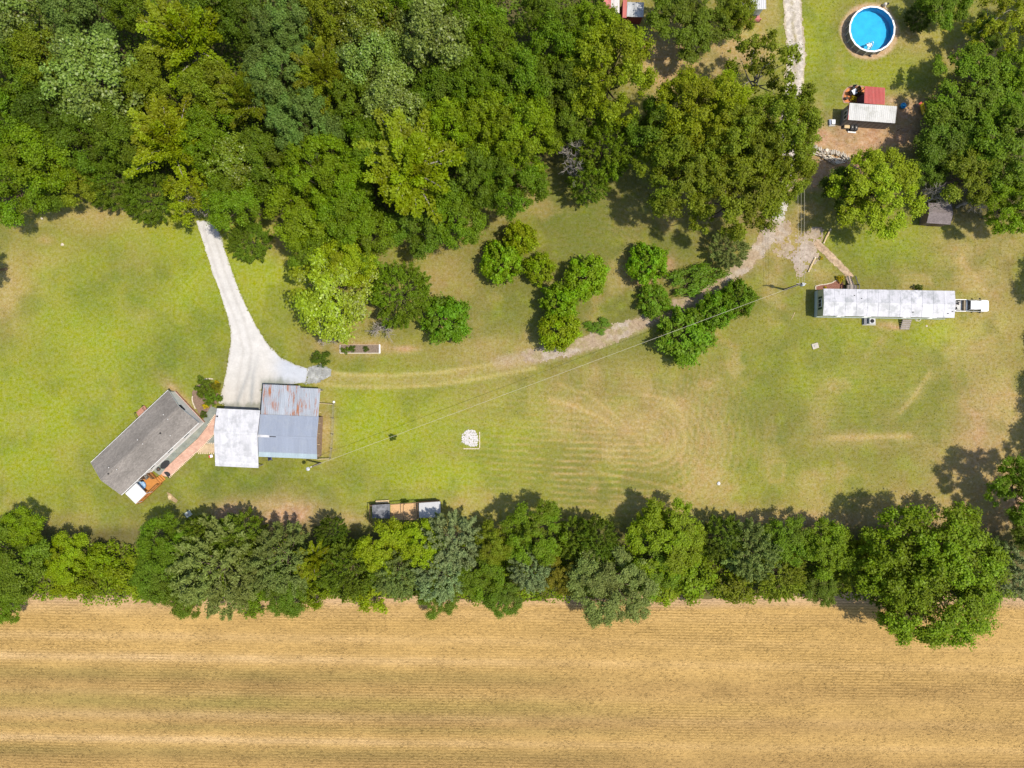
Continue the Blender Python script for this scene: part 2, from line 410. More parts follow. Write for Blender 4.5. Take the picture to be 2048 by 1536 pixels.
def stubble_mat():
    m, N, L, B = new_mat('stubble')
    g = N.new('ShaderNodeNewGeometry').outputs['Position']
    at = nd(N, 'ShaderNodeAttribute', attribute_name='col').outputs['Color']
    row = nd(N, 'ShaderNodeAttribute', attribute_name='row').outputs['Fac']        # 1 on the sown row, 0 between
    dash = noise_node(N, L, g, 2.2, 3, 0.7, (1.0, 4.0, 1.0))
    amp = noise_node(N, L, g, 0.07, 4, 0.65, (0.35, 1.6, 1.0))
    fine = noise_node(N, L, g, 5.0, 3, 0.75)
    straw = noise_node(N, L, g, 1.4, 4, 0.7, (0.6, 2.0, 1.0))
    s = mathn(N, L, 'MULTIPLY', row, maprange(N, L, dash, 0.38, 0.58, 0.10, 1.0))
    s = mathn(N, L, 'MULTIPLY', s, maprange(N, L, amp, 0.40, 0.58, 0.04, 1.0))
    v = mathn(N, L, 'MULTIPLY', maprange(N, L, fine, 0.25, 0.75, 0.72, 1.28), maprange(N, L, straw, 0.25, 0.75, 0.84, 1.16))
    hs = N.new('ShaderNodeHueSaturation'); L.new(at, hs.inputs['Color']); L.new(v, hs.inputs['Value'])
    dk = N.new('ShaderNodeHueSaturation'); L.new(at, dk.inputs['Color']); dk.inputs['Value'].default_value = 0.36; dk.inputs['Saturation'].default_value = 1.1
    L.new(mixcol(N, L, s, hs.outputs['Color'], dk.outputs['Color']), B.inputs['Base Color'])
    B.inputs['Roughness'].default_value = 0.95; B.inputs['Specular IOR Level'].default_value = 0.1
    bump(N, L, fine, 0.5, 0.05, B)
    return m
fx = np.linspace(-110, 2160, 220)
vrow = np.arange(0, 520*MPP, ROW/6.0)                     # metres below the field's top edge
FXX, FV = np.meshgrid(fx, vrow, indexing='ij')
wob = (fbm(FXX, FV*20, 300, 230, 2)-0.5)*0.35
Yw = 768*MPP - (1176*MPP) - FV + math.tan(tilt)*(FXX-1024)*MPP + wob
FPY = 768 - Yw/MPP
ph = (FV/ROW) % 1.0
rowv = np.clip(1-np.abs(ph-0.5)*3.2, 0, 1)**0.8
Zf = 0.06 + 0.05*rowv + (fbm(FXX, FPY, 40, 240, 3)-0.5)*0.05
Vf = np.stack([(FXX-1024)*MPP, Yw, Zf], -1).reshape(-1, 3)
I = np.arange(FXX.size).reshape(FXX.shape)
Qf = np.stack([I[:-1, :-1], I[:-1, 1:], I[1:, 1:], I[1:, :-1]], -1)
cx_, cy_ = FXX[:-1, :-1], FPY[:-1, :-1]
edge = 1190 + 26*(fbm(cx_, cy_, 120, 250)-0.5) + 14*(fbm(cx_, cy_, 12, 251)-0.5)
Qf = Qf[cy_ > edge].reshape(-1, 4)
tag(link('stubble_field', np_mesh('stubble_field', Vf, Qf, stubble_mat(), attrs={'row': rowv}, colattr=field_colour(FXX, FPY).reshape(-1, 3))), kind='structure')

# ---- gravel driveway by the barns
gravel_mat = ground_mat('pale_gravel', fine=6.0, famp=0.10, hue=0.1, coarse=0.8, bumpd=0.03)
rough_gravel = ground_mat('rough_gravel', fine=5.0, famp=0.30, hue=0.2, coarse=1.4, bumpd=0.06)
DRIVE = [(392,440),(397,458),(410,500),(430,558),(451,620),(462,660),(461,700),(453,742),(446,775),(437,806),(452,812),(440,822),(525,828),(523,772),(560,770),(612,766),(616,738),(590,729),(562,716),(536,690),(506,641),(480,585),(458,525),(440,470),(432,445)]
def drive_keep(X, Y): return sdist(X, Y, DRIVE) + 5*(fbm(X, Y, 20, 301)-0.5) + 2.4*(fbm(X, Y, 3, 302)-0.5) > 0
def drive_col(X, Y):
    n = fbm(X, Y, 16, 305); n2 = fbm(X*3, Y*0.5, 14, 307)
    C = np.broadcast_to(np.array((0.44, 0.425, 0.405)), X.shape+(3,)).copy()
    C = lerp(C, np.array((0.36, 0.38, 0.42)), np.clip(sstep(530, 575, X+10*(n-.5))*sstep(670, 710, Y), 0, 1))
    C = lerp(C, np.array((0.39, 0.365, 0.325)), 0.7*sstep(690, 800, Y)*sstep(560, 520, X))
    d1, _ = pdist(X, Y, [(505,690),(500,740),(472,810)]); d2, _ = pdist(X, Y, [(520,690),(506,750),(502,815)])
    C = lerp(C, np.array((0.21, 0.225, 0.23)), 0.75*np.exp(-(np.minimum(d1, d2)/4.5)**2)*sstep(690, 770, Y)*(0.3+n))
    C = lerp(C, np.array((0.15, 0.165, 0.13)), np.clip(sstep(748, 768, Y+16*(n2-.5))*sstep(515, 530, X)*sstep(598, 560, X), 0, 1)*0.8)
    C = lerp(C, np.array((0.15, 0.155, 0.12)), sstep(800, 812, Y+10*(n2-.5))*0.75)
    # long faint ruts running down the drive
    mid = [(415,455),(447,560),(480,640),(495,700),(485,760),(478,815)]
    dm, _ = pdist(X, Y, mid)
    rut = np.exp(-((dm-8)/3.2)**2)*(0.35+0.9*fbm(X, Y, 20, 309))
    C = lerp(C, np.array((0.33, 0.31, 0.285)), np.clip(0.55*rut, 0, 1))
    C = lerp(C, np.array((0.30, 0.285, 0.24)), 0.5*sstep(3.5, 0.0, sdist(X, Y, DRIVE)+2*(n-.5)))
    C *= (0.90+0.20*n)[..., None]*(0.96+0.08*vnoise(X, Y, 2.5, 310))[..., None]
    return C
sheet('gravel_driveway', 385, 625, 436, 832, 1.3, drive_keep, drive_col, gravel_mat, 0.03, kind='structure')
# thin grey gravel where the driveway meets the wheel tracks
SP = [(612,735),(640,728),(660,738),(662,752),(640,764),(612,768),(606,766)]
sheet('gravel_apron', 600, 668, 722, 772, 1.6, lambda X, Y: sdist(X, Y, SP)+9*(fbm(X, Y, 6, 311)-0.5) > 0,
      lambda X, Y: np.broadcast_to(np.array((0.25, 0.255, 0.245)), X.shape+(3,))*(0.75+0.5*vnoise(X, Y, 5, 313))[..., None], rough_gravel, 0.026, kind='structure')

# ---- gravel track through the lawn, the turning place and the lane to the north
TRK = [(1058,712),(1110,702),(1160,690),(1215,672),(1265,652),(1330,622),(1390,598),(1440,570),(1490,528),(1525,490),(1548,440),(1562,385),(1585,330)]
def trk_keep(X, Y):
    d, t = pdist(X, Y, TRK); n = fbm(X, Y, 12, 321); n2 = fbm(X, Y, 4, 322, 2)
    w = 15.5 + 3*np.sin(t*9) + 6*sstep(0.85, 1.0, t)
    k1 = (d + 15*(n-0.5) + 8*(n2-0.5)) < w*0.85
    a = np.maximum.reduce([blob(X, Y, 1612, 505, 30, 36), blob(X, Y, 1630, 470, 24, 18), blob(X, Y, 1600, 530, 12, 26), blob(X, Y, 1560, 455, 24, 40), 0.75*blob(X, Y, 1580, 500, 40, 26)])
    k2 = a*(0.5+n) + 0.9*(n2-0.5) > 0.52
    return k1 | k2
def trk_col(X, Y):
    d, t = pdist(X, Y, TRK); n = fbm(X, Y, 9, 331); n2 = fbm(X, Y, 26, 335)
    C = np.broadcast_to(np.array((0.275, 0.21, 0.14)), X.shape+(3,)).copy()
    C = lerp(C, np.array((0.32, 0.275, 0.235)), 0.65*sstep(0.48, 0.66, n2))
    C = lerp(C, np.array((0.17, 0.15, 0.05)), 0.75*sstep(0.5, 0.68, n)*sstep(1500, 1440, X)*0.7)
    C = lerp(C, np.array((0.40, 0.385, 0.36)), sstep(34, 10, np.hypot(X-1557, Y-420))*0.8)
    C = lerp(C, np.array((0.32, 0.27, 0.235)), blob(X, Y, 1610, 510, 30, 40)*0.8)
    return C*(0.8+0.4*n)[..., None]
sheet('gravel_track', 1040, 1670, 310, 742, 2.0, trk_keep, trk_col, rough_gravel, 0.03, kind='structure')
LANE = [(1585,-90),(1584,0),(1588,60),(1593,110),(1588,170),(1580,230),(1575,300),(1570,350)]
def lane_keep(X, Y):
    d, t = pdist(X, Y, LANE); n = fbm(X, Y, 10, 341); return (d + 9*(n-0.5)) < 19
def lane_col(X, Y):
    d, t = pdist(X, Y, LANE); n = fbm(X, Y, 8, 345)
    C = np.broadcast_to(np.array((0.385, 0.345, 0.30)), X.shape+(3,)).copy()
    C = lerp(C, np.array((0.21, 0.175, 0.08)), np.exp(-(d/4.5)**2)*np.clip(2.2*(n-0.3), 0, 1))
    C = lerp(C, np.array((0.30, 0.245, 0.15)), sstep(12, 20, d))
    return C*(0.8+0.4*vnoise(X, Y, 4, 347))[..., None]
sheet('gravel_lane', 1560, 1616, -90, 352, 2.0, lane_keep, lane_col, rough_gravel, 0.034, kind='structure')
# pinkish gravel walk to the mobile home's steps
WALK = [(1636,488),(1650,502),(1668,520),(1686,538),(1700,552)]
def walk_keep(X, Y):
    d, t = pdist(X, Y, WALK); return d + 4*(fbm(X, Y, 6, 351)-0.5) < 8.2-2*t
sheet('gravel_walk', 1620, 1715, 475, 560, 1.5, walk_keep,
      lambda X, Y: np.broadcast_to(np.array((0.335, 0.245, 0.165)), X.shape+(3,))*(0.75+0.5*vnoise(X, Y, 4, 353))[..., None], rough_gravel, 0.038, kind='structure')

# ---- loose geometry that breaks up the flat sheets: grass tufts and lying straw
def tufts(name, n, seed, box, keep, colour, size, blades, flat, label, cat, zoff=0.02):
    rng = np.random.RandomState(seed)
    X = rng.uniform(box[0], box[1], n); Y = rng.uniform(box[2], box[3], n)
    k = keep(X, Y, rng); X, Y = X[k], Y[k]; n = len(X)
    C = colour(X, Y, rng)
    base = np.stack([(X-1024)*MPP, (768-Y)*MPP, (fbm(X, Y, 60, 90, 3)-0.5)*0.10+zoff], -1)
    Vs = []; Cs = []
    for b in range(blades):
        if flat:
            a = rng.normal(0, 0.35, n); l = size*(0.5+rng.rand(n)); w = 0.018+0.02*rng.rand(n)
            d = np.stack([np.cos(a), np.sin(a), rng.normal(0, 0.03, n)], -1); s = np.stack([-np.sin(a), np.cos(a), np.zeros(n)], -1)
            o = base+np.stack([rng.normal(0, 0.12, n), rng.normal(0, 0.05, n), 0.01+0.03*rng.rand(n)], -1)
            tri = np.stack([o-d*l[:, None]/2-s*w[:, None], o-d*l[:, None]/2+s*w[:, None], o+d*l[:, None]/2], 1)
        else:
            a = rng.rand(n)*6.283; l = size*(0.5+rng.rand(n)); lean = 0.5+0.5*rng.rand(n)
            d = np.stack([np.cos(a)*lean, np.sin(a)*lean, 0.75+0*a], -1); s = np.stack([-np.sin(a), np.cos(a), 0*a], -1)
            w = 0.25*l
            o = base+np.stack([rng.normal(0, size*0.3, n), rng.normal(0, size*0.3, n), np.zeros(n)], -1)
            tri = np.stack([o-s*w[:, None], o+s*w[:, None], o+d*l[:, None]], 1)
        Vs.append(tri.reshape(-1, 3)); Cs.append(np.repeat(C, 3, 0))
    Vv = np.concatenate(Vs); q = np.arange(len(Vv)).reshape(-1, 3)
    m = MATS.get('tuft')
    if not m:
        m, N, L, B = new_mat('tuft'); L.new(nd(N, 'ShaderNodeAttribute', attribute_name='col').outputs['Color'], B.inputs['Base Color'])
        B.inputs['Roughness'].default_value = 0.9; B.inputs['Specular IOR Level'].default_value = 0.1; MATS['tuft'] = m
    return tag(link(name, np_mesh(name, Vv, q, m, colattr=np.concatenate(Cs))), label, cat, kind='stuff')
def grass_keep(X, Y, rng):
    k = (sdist(X, Y, WOOD) < 10) & (sdist(X, Y, WOODR) < 10) & (Y < 1175) & (sdist(X, Y, DRIVE) < -1) & (np.hypot(X-1740, Y-61) > 58)
    d, _ = pdist(X, Y, TRK); d2, _ = pdist(X, Y, LANE); k &= (d > 12) & (d2 > 14)
    return k & (rng.rand(len(X)) < 0.25+1.1*fbm(X, Y, 40, 401))
def grass_col(X, Y, rng):
    return np.clip(lawn_colour(X, Y)*(0.72+0.62*rng.rand(len(X)))[:, None]*np.array((1, 1.03, 0.9)), 0, 1)
tufts('grass_tufts', 60000, 411, (-20, 2070, -20, 1180), grass_keep, grass_col, 0.11, 3, False, 'short uneven tufts of grass all over the lawn', 'grass', 0.0)
tufts('edge_grass', 9000, 417, (380, 680, 440, 830), lambda X, Y, r: np.abs(sdist(X, Y, DRIVE)+1.5+3*(r.rand(len(X))-.5)) < 2.2, grass_col, 0.20, 3, False, 'ragged grass creeping over the edges of the driveway', 'grass', 0.01)
def straw_keep(X, Y, rng): return rng.rand(len(X)) < 0.15+1.2*fbm(X*0.4, Y, 40, 421)
def straw_col(X, Y, rng):
    u = rng.rand(len(X)); c = field_colour(X, Y)
    return np.where((u < 0.72)[:, None], c*(0.95+0.5*rng.rand(len(X)))[:, None], c*(0.45+0.4*rng.rand(len(X)))[:, None])
tufts('straw_litter', 70000, 431, (-20, 2070, 1200, 1560), straw_keep, straw_col, 0.34, 2, True, 'broken straw lying over the stubble field', 'straw', 0.09)
# ================================================================ TREES
def leaf_mat(name, rough=0.55, trans=0.28, spec=0.18):
    m = bpy.data.materials.new(name); m.use_nodes = True
    N = m.node_tree.nodes; L = m.node_tree.links; B = N['Principled BSDF']; out = N['Material Output']
    oc = N.new('ShaderNodeObjectInfo').outputs['Color']
    lv = nd(N, 'ShaderNodeAttribute', attribute_name='lv').outputs['Fac']      # each leaf spray its own shade
    cl = nd(N, 'ShaderNodeAttribute', attribute_name='cl').outputs['Fac']      # each bough its own tint
    hs = N.new('ShaderNodeHueSaturation'); L.new(oc, hs.inputs['Color'])
    L.new(mathn(N, L, 'MULTIPLY', maprange(N, L, lv, 0, 1, 0.55, 1.5), maprange(N, L, cl, 0, 1, 0.72, 1.28)), hs.inputs['Value'])
    L.new(maprange(N, L, cl, 0, 1, 0.482, 0.512), hs.inputs['Hue'])
    L.new(maprange(N, L, lv, 0, 1, 1.12, 0.98), hs.inputs['Saturation'])
    L.new(hs.outputs['Color'], B.inputs['Base Color'])
    B.inputs['Roughness'].default_value = rough; B.inputs['Specular IOR Level'].default_value = spec
    tr = N.new('ShaderNodeBsdfTranslucent')
    t2 = N.new('ShaderNodeHueSaturation'); L.new(hs.outputs['Color'], t2.inputs['Color']); t2.inputs['Hue'].default_value = 0.485; t2.inputs['Value'].default_value = 1.35
    L.new(t2.outputs['Color'], tr.inputs['Color'])
    mx = N.new('ShaderNodeMixShader'); mx.inputs[0].default_value = trans
    L.new(B.outputs[0], mx.inputs[1]); L.new(tr.outputs[0], mx.inputs[2]); L.new(mx.outputs[0], out.inputs['Surface'])
    return m
LEAF = leaf_mat('leaf', trans=0.36); LEAFG = leaf_mat('glossy_leaf', rough=0.45, spec=0.42, trans=0.28)
BARK = plain('bark', (0.115, 0.085, 0.06), 0.9, 0.3, 4.0)
PALEBARK = plain('pale_bark', (0.28, 0.25, 0.215), 0.9, 0.25, 4.0)

def unit(a): return a/np.maximum(np.linalg.norm(a, axis=-1, keepdims=True), 1e-6)

def leaves_mesh(name, pos, nrm, axis_, ln, wd, lv, cl, mat):
    """kite shaped leaf sprays: pos base centre, axis_ along the leaf"""
    n = len(pos)
    t = unit(axis_ - nrm*np.sum(axis_*nrm, -1, keepdims=True)); b = np.cross(nrm, t)
    ln = ln[:, None]; wd = wd[:, None]
    v0 = pos - t*ln*0.45; v1 = pos + b*wd*0.5 + t*ln*0.05; v2 = pos + t*ln*0.55 - nrm*ln*0.10; v3 = pos - b*wd*0.5 + t*ln*0.05
    Vv = np.stack([v0, v1, v2, v3], 1).reshape(-1, 3)
    q = np.arange(n*4).reshape(n, 4)
    return np_mesh(name, Vv, q, mat, attrs={'lv': np.repeat(lv, 4), 'cl': np.repeat(cl, 4)})

def branch_mesh(name, paths, mat, n=5):
    mb = MB()
    for pts, rads in paths: mb.tube(pts, rads, n, cap=False)
    return mb.mesh(name, mat, True)

def limb(rng, a, b, r0, r1, bend=0.12, k=5):
    a = np.array(a, float); b = np.array(b, float); L = np.linalg.norm(b-a)
    off = rng.randn(3)*bend*L; pts = []; rr = []
    for i in range(k):
        t = i/(k-1); p = a+(b-a)*t+off*math.sin(math.pi*t)+rng.randn(3)*0.02*L*(0 < i < k-1)
        pts.append(tuple(p)); rr.append(r0+(r1-r0)*t)
    return pts, rr

def sample_clumps(rng, C, R, idx, n, outward, leaf, aspect, up=0.35, spread=0.6, squash=1.0, fill=0.68):
    prob = R**2*(0.6+0.8*rng.rand(len(C))); prob = prob/prob.sum()
    w = rng.choice(len(C), n, p=prob)
    d = unit(rng.randn(n, 3) + outward[w]*0.7 + np.array((0, 0, up)))
    rr = R[w]*np.clip(0.80+0.30*rng.randn(n), 0.15, 1.75)      # fuzzy, no clean shell
    el = 0.75+0.55*np.abs(np.sum(d*outward[w], -1))            # tufts reach outwards
    dd = d*(rr*el)[:, None]; dd[:, 2] *= squash
    pos = C[w]+dd+rng.randn(n, 3)*0.06
    nrm = unit(d*0.55 + rng.randn(n, 3)*spread*0.6 + np.array((0, 0, 0.5)))
    ax = unit(rng.randn(n, 3) + d*0.9 + np.array((0, 0, -0.3)))
    ln = leaf*(0.45+0.95*rng.rand(n)**1.4); wd = ln*aspect*(0.8+0.4*rng.rand(n))
    lv = np.clip(rng.rand(n)*0.8+0.1, 0, 1); cl = idx[w]
    return pos, nrm, ax, ln, wd, lv, cl

def proto_oak(seed, R, h, nleaf, leaf=0.36, aspect=0.75, k1=12, k2=17, base=0.34, gap=0.10, lop=0.25, r1=0.40, r2=0.135, up=0.35):
    rng = np.random.RandomState(seed); C = []; CR = []; CI = []; OUT = []; paths = []
    zc = h*(base+1)/2; hz = h*(1-base)/2
    ctr = np.array((0, 0, zc))
    tz = h*base*0.9
    paths.append(limb(rng, (0, 0, -0.2), (rng.randn()*0.2, rng.randn()*0.2, h*0.8), R*0.055+0.05, 0.05, 0.02, 6))
    for i in range(k1):
        if rng.rand() < gap and i > 2: continue
        u = (i+0.5)/k1; th = math.acos(1-1.25*u); az = i*2.39996+rng.rand()*0.7
        f = 0.62+0.2*rng.rand(); ell = 1+lop*(rng.rand()-0.5)
        p1 = ctr+np.array((R*f*ell*math.sin(th)*math.cos(az), R*f*ell*math.sin(th)*math.sin(az), hz*0.72*math.cos(th)))
        rr1 = R*r1*(0.8+0.45*rng.rand())
        paths.append(limb(rng, (0, 0, tz+rng.rand()*h*0.25), p1, R*0.022+0.03, 0.03, 0.06, 4))
        o1 = unit((p1-ctr)/np.array((1, 1, hz/R))); tint = rng.rand()
        for j in range(k2):
            d = unit(rng.randn(3)+o1*0.9+np.array((0, 0, 0.45)))
            p2 = p1+d*rr1*np.array((1, 1, 0.8))*(0.55+0.5*rng.rand())
            C.append(p2); CR.append(R*r2*(0.45+1.05*rng.rand()**1.3)); CI.append(np.clip(tint*0.6+rng.rand()*0.4, 0, 1)); OUT.append(unit(d+o1*0.5))
    for i in range(max(3, k1//3)):          # inner boughs close the crown
        az = i*2.39996+rng.rand(); f = 0.1+0.38*rng.rand()
        p2 = ctr+np.array((R*f*math.cos(az), R*f*math.sin(az), hz*(rng.rand()*0.9-0.25)))
        for j in range(3):
            C.append(p2+rng.randn(3)*R*0.08); CR.append(R*0.15); CI.append(0.25*rng.rand()); OUT.append(unit(np.array((math.cos(az), math.sin(az), 0.8))))
    C = np.array(C); CR = np.array(CR); CI = np.array(CI); OUT = np.array(OUT)
    args = sample_clumps(rng, C, CR, CI, nleaf, OUT, leaf, aspect, up=up)
    return args, paths

def proto_feather(seed, R, h, nleaf, leaf=0.30, nb=54, thick=0.11):
    """long arching sprays that radiate from the middle of the crown"""
    rng = np.random.RandomState(seed); paths = []
    z0 = h*0.42
    paths.append(limb(rng, (0, 0, -0.2), (0, 0, h*0.8), R*0.05+0.05, 0.05, 0.02, 6))
    P0 = []; N0 = []; A0 = []; CL = []
    per = nleaf//nb
    for i in range(nb):
        u = (i+0.5)/nb; az = i*2.39996+rng.randn()*0.6; el = math.radians(86-80*u**0.8+rng.randn()*9)
        ext = R*(0.45+0.7*rng.rand())
        end = np.array((math.cos(az)*math.cos(el)*ext*1.05, math.sin(az)*math.cos(el)*ext*1.05, z0+h*0.2+math.sin(el)*h*0.36+rng.rand()*0.6))
        st = np.array((0, 0, z0+h*0.22*rng.rand()))
        tint = rng.rand()
        k = 8; ts = np.linspace(0, 1, k); mid = (st+end)/2+np.array((0, 0, h*0.10))
        cur = ((1-ts)**2)[:, None]*st+(2*ts*(1-ts))[:, None]*mid+(ts**2)[:, None]*end
        paths.append(([tuple(p) for p in cur], list(np.linspace(R*0.018+0.02, 0.012, k))))
        t = 0.28+0.74*rng.rand(per)**0.75; t = np.clip(t, 0, 1)
        base = ((1-t)**2)[:, None]*st+(2*t*(1-t))[:, None]*mid+(t**2)[:, None]*end
        dirv = unit(end-st); side = unit(np.cross(dirv, np.array((0, 0, 1.0)))+1e-4); upv = np.cross(side, dirv)
        # side twigs in a few discrete places make the plumes
        slot = np.floor(t*9+rng.rand(per)*0.5); sgn = np.where(((slot+rng.randint(0, 2, per)) % 2) > 0, 1.0, -1.0)
        off = rng.rand(per)**0.7*R*thick*(1.25-t)*1.5
        pos = base+side*(sgn*off)[:, None]+dirv*(off*0.8)[:, None]+upv*(rng.randn(per)*R*0.025)[:, None]+rng.randn(per, 3)*R*0.018
        P0.append(pos); N0.append(unit(upv+rng.randn(per, 3)*0.45+np.array((0, 0, 0.5)))); A0.append(unit(dirv+side*sgn[:, None]*0.8+rng.randn(per, 3)*0.35)); CL.append(np.full(per, tint))
    pos = np.concatenate(P0); n = len(pos)
    ln = leaf*(0.7+0.6*rng.rand(n))
    return (pos, np.concatenate(N0), np.concatenate(A0), ln, ln*0.62, np.clip(rng.rand(n)*0.8+0.1, 0, 1), np.concatenate(CL)), paths

def proto_fine(seed, R, h, nleaf, leaf=0.34, aspect=0.34, nt=150):
    """cedar / autumn-olive like: many upswept tufts of narrow leaves"""
    rng = np.random.RandomState(seed); paths = [limb(rng, (0, 0, -0.2), (0, 0, h*0.85), R*0.05+0.04, 0.04, 0.02, 5)]
    C = []; D = []; CI = []
    zc = h*0.52; hz = h*0.46
    blobs = unit(rng.randn(7, 3)); tints = rng.rand(7)
    for i in range(nt):
        u = (i+0.5)/nt; th = math.acos(1-1.45*u); az = i*2.39996+rng.rand()*0.5
        f = 0.72+0.30*rng.rand()
        d = np.array((math.sin(th)*math.cos(az), math.sin(th)*math.sin(az), math.cos(th)))
        k = int(np.argmax(blobs@d)); f *= 0.86+0.26*float(np.max(blobs@d))
        C.append(np.array((0, 0, zc))+d*np.array((R, R, hz))*f*0.9); D.append(unit(d*np.array((1, 1, 0.5))+np.array((0, 0, 0.75)))); CI.append(np.clip(tints[k]*0.7+rng.rand()*0.3, 0, 1))
        if i % 9 == 0: paths.append(limb(rng, (0, 0, h*0.25), C[-1], R*0.015+0.02, 0.012, 0.08, 4))
    C = np.array(C); D = np.array(D); CI = np.array(CI)
    w = rng.randint(0, nt, nleaf); t = rng.rand(nleaf)
    tl = R*0.30
    pos = C[w]+D[w]*((t-0.45)*tl)[:, None]+rng.randn(nleaf, 3)*(R*0.055*(1.15-t))[:, None]
    ax = unit(D[w]+rng.randn(nleaf, 3)*0.6); nrm = unit(rng.randn(nleaf, 3)*0.7+np.array((0, 0, 0.8))+D[w]*0.2)
    ln = leaf*(0.7+0.6*rng.rand(nleaf))
    return (pos, nrm, ax, ln, ln*aspect, np.clip(rng.rand(nleaf)*0.8+0.1, 0, 1), CI[w]), paths

def proto_ball(seed, R, h, nleaf, leaf=0.42, aspect=0.62):
    """dense young tree: leaves right down to the grass, spiky outline"""
    rng = np.random.RandomState(seed); paths = [limb(rng, (0, 0, -0.2), (0, 0, h*0.75), R*0.04+0.03, 0.03, 0.02, 4)]
    C = []; CR = []; CI = []; OUT = []
    zc = h*0.50; hz = h*0.44
    K = 85
    for i in range(K):
        u = (i+0.5)/K; th = math.acos(1-1.6*u); az = i*2.39996+rng.rand()*0.6
        d = np.array((math.sin(th)*math.cos(az), math.sin(th)*math.sin(az), math.cos(th)))
        f = 0.62+0.40*rng.rand()
        C.append(np.array((0, 0, zc))+d*np.array((R, R, hz))*f); CR.append(R*(0.09+0.17*rng.rand()**1.5)); CI.append(rng.rand()); OUT.append(d)
        if i % 10 == 0: paths.append(limb(rng, (0, 0, h*0.2), C[-1], R*0.012+0.02, 0.012, 0.05, 4))
    return sample_clumps(rng, np.array(C), np.array(CR), np.array(CI), nleaf, np.array(OUT), leaf, aspect, up=0.4, fill=0.5), paths

def proto_bare(seed, R, h, depth=3):
    rng = np.random.RandomState(seed); paths = []
    def grow(p, d, L, r, lev):
        e = p+d*L
        paths.append(limb(rng, p, e, r, r*0.55, 0.07, 4))
        if lev == 0: return
        for k in range(rng.randint(3, 6)):
            nd_ = unit(d*0.9+rng.randn(3)*0.62+np.array((0, 0, 0.08)))
            t = 0.45+0.55*rng.rand()
            grow(p+d*L*t, nd_, L*(0.62+0.2*rng.rand()), max(r*0.58, 0.022), lev-1)
    for k in range(4):
        a = k*1.57+rng.rand(); grow(np.array((0, 0, h*0.35)), unit(np.array((math.cos(a)*0.8, math.sin(a)*0.8, 0.9))), R*0.52, R*0.042, depth)
    paths.append(limb(rng, (0, 0, -0.2), (0, 0, h*0.4), R*0.06+0.05, R*0.04, 0.03, 4))
    return paths

PROTO = {}
def add_proto(kind, args, paths, R, h, mat, bark):
    cm = leaves_mesh('crown_'+kind, *args, mat) if args is not None else None
    # measured crown radius (98th percentile) so that the table's radii are true
    if args is not None:
        rr = np.hypot(args[0][:, 0], args[0][:, 1]); R = float(np.percentile(rr, 97)); h = float(np.percentile(args[0][:, 2], 99.5))
    PROTO.setdefault(kind, []).append((cm, branch_mesh('trunk_'+kind, paths, bark, 5), R, h))
for s in range(4):
    a, p = proto_oak(10+s, 5.0, 15, 25000, leaf=0.30); add_proto('broad', a, p, 5, 15, LEAF, BARK)
for s in range(3):
    a, p = proto_oak(20+s, 7.0, 17, 42000, leaf=0.31, k1=17, k2=18, r1=0.33, r2=0.095, gap=0.06); add_proto('oak', a, p, 7, 17, LEAF, BARK)
for s in range(3):
    a, p = proto_oak(30+s, 5.5, 16, 19000, leaf=0.36, aspect=0.8, r1=0.42, r2=0.15); add_proto('glossy', a, p, 5.5, 16, LEAFG, BARK)
for s in range(3):
    a, p = proto_feather(40+s, 5.5, 15, 19000, leaf=0.27); add_proto('feather', a, p, 5.5, 15, LEAF, PALEBARK)
for s in range(3):
    a, p = proto_fine(50+s, 4.0, 9, 14000, leaf=0.31); add_proto('fine', a, p, 4, 9, LEAF, BARK)
for s in range(3):
    a, p = proto_ball(60+s, 3.2, 5.6, 11000, leaf=0.36); add_proto('round', a, p, 3.2, 5.6, LEAF, BARK)
for s in range(3):
    a, p = proto_oak(70+s, 2.3, 3.4, 4200, leaf=0.27, k1=9, k2=8, base=0.05, gap=0.05, r1=0.42, r2=0.2); add_proto('shrub', a, p, 2.3, 3.4, LEAF, BARK)
a, p = proto_oak(80, 11.0, 16, 76000, leaf=0.33, k1=44, k2=16, base=0.05, r1=0.22, r2=0.062, gap=0.0, lop=0.15); add_proto('giant', a, p, 11, 16, LEAF, BARK)
for s in range(2):
    a, p = proto_oak(84+s, 5.0, 13, 7500, leaf=0.36, k1=10, k2=8, gap=0.1, r1=0.42, r2=0.12); add_proto('sparse', a, p, 5, 13, LEAF, PALEBARK)
for s in range(2):
    add_proto('bare', None, proto_bare(90+s, 4.0, 8.0), 4.0, 8.5, LEAF, PALEBARK)

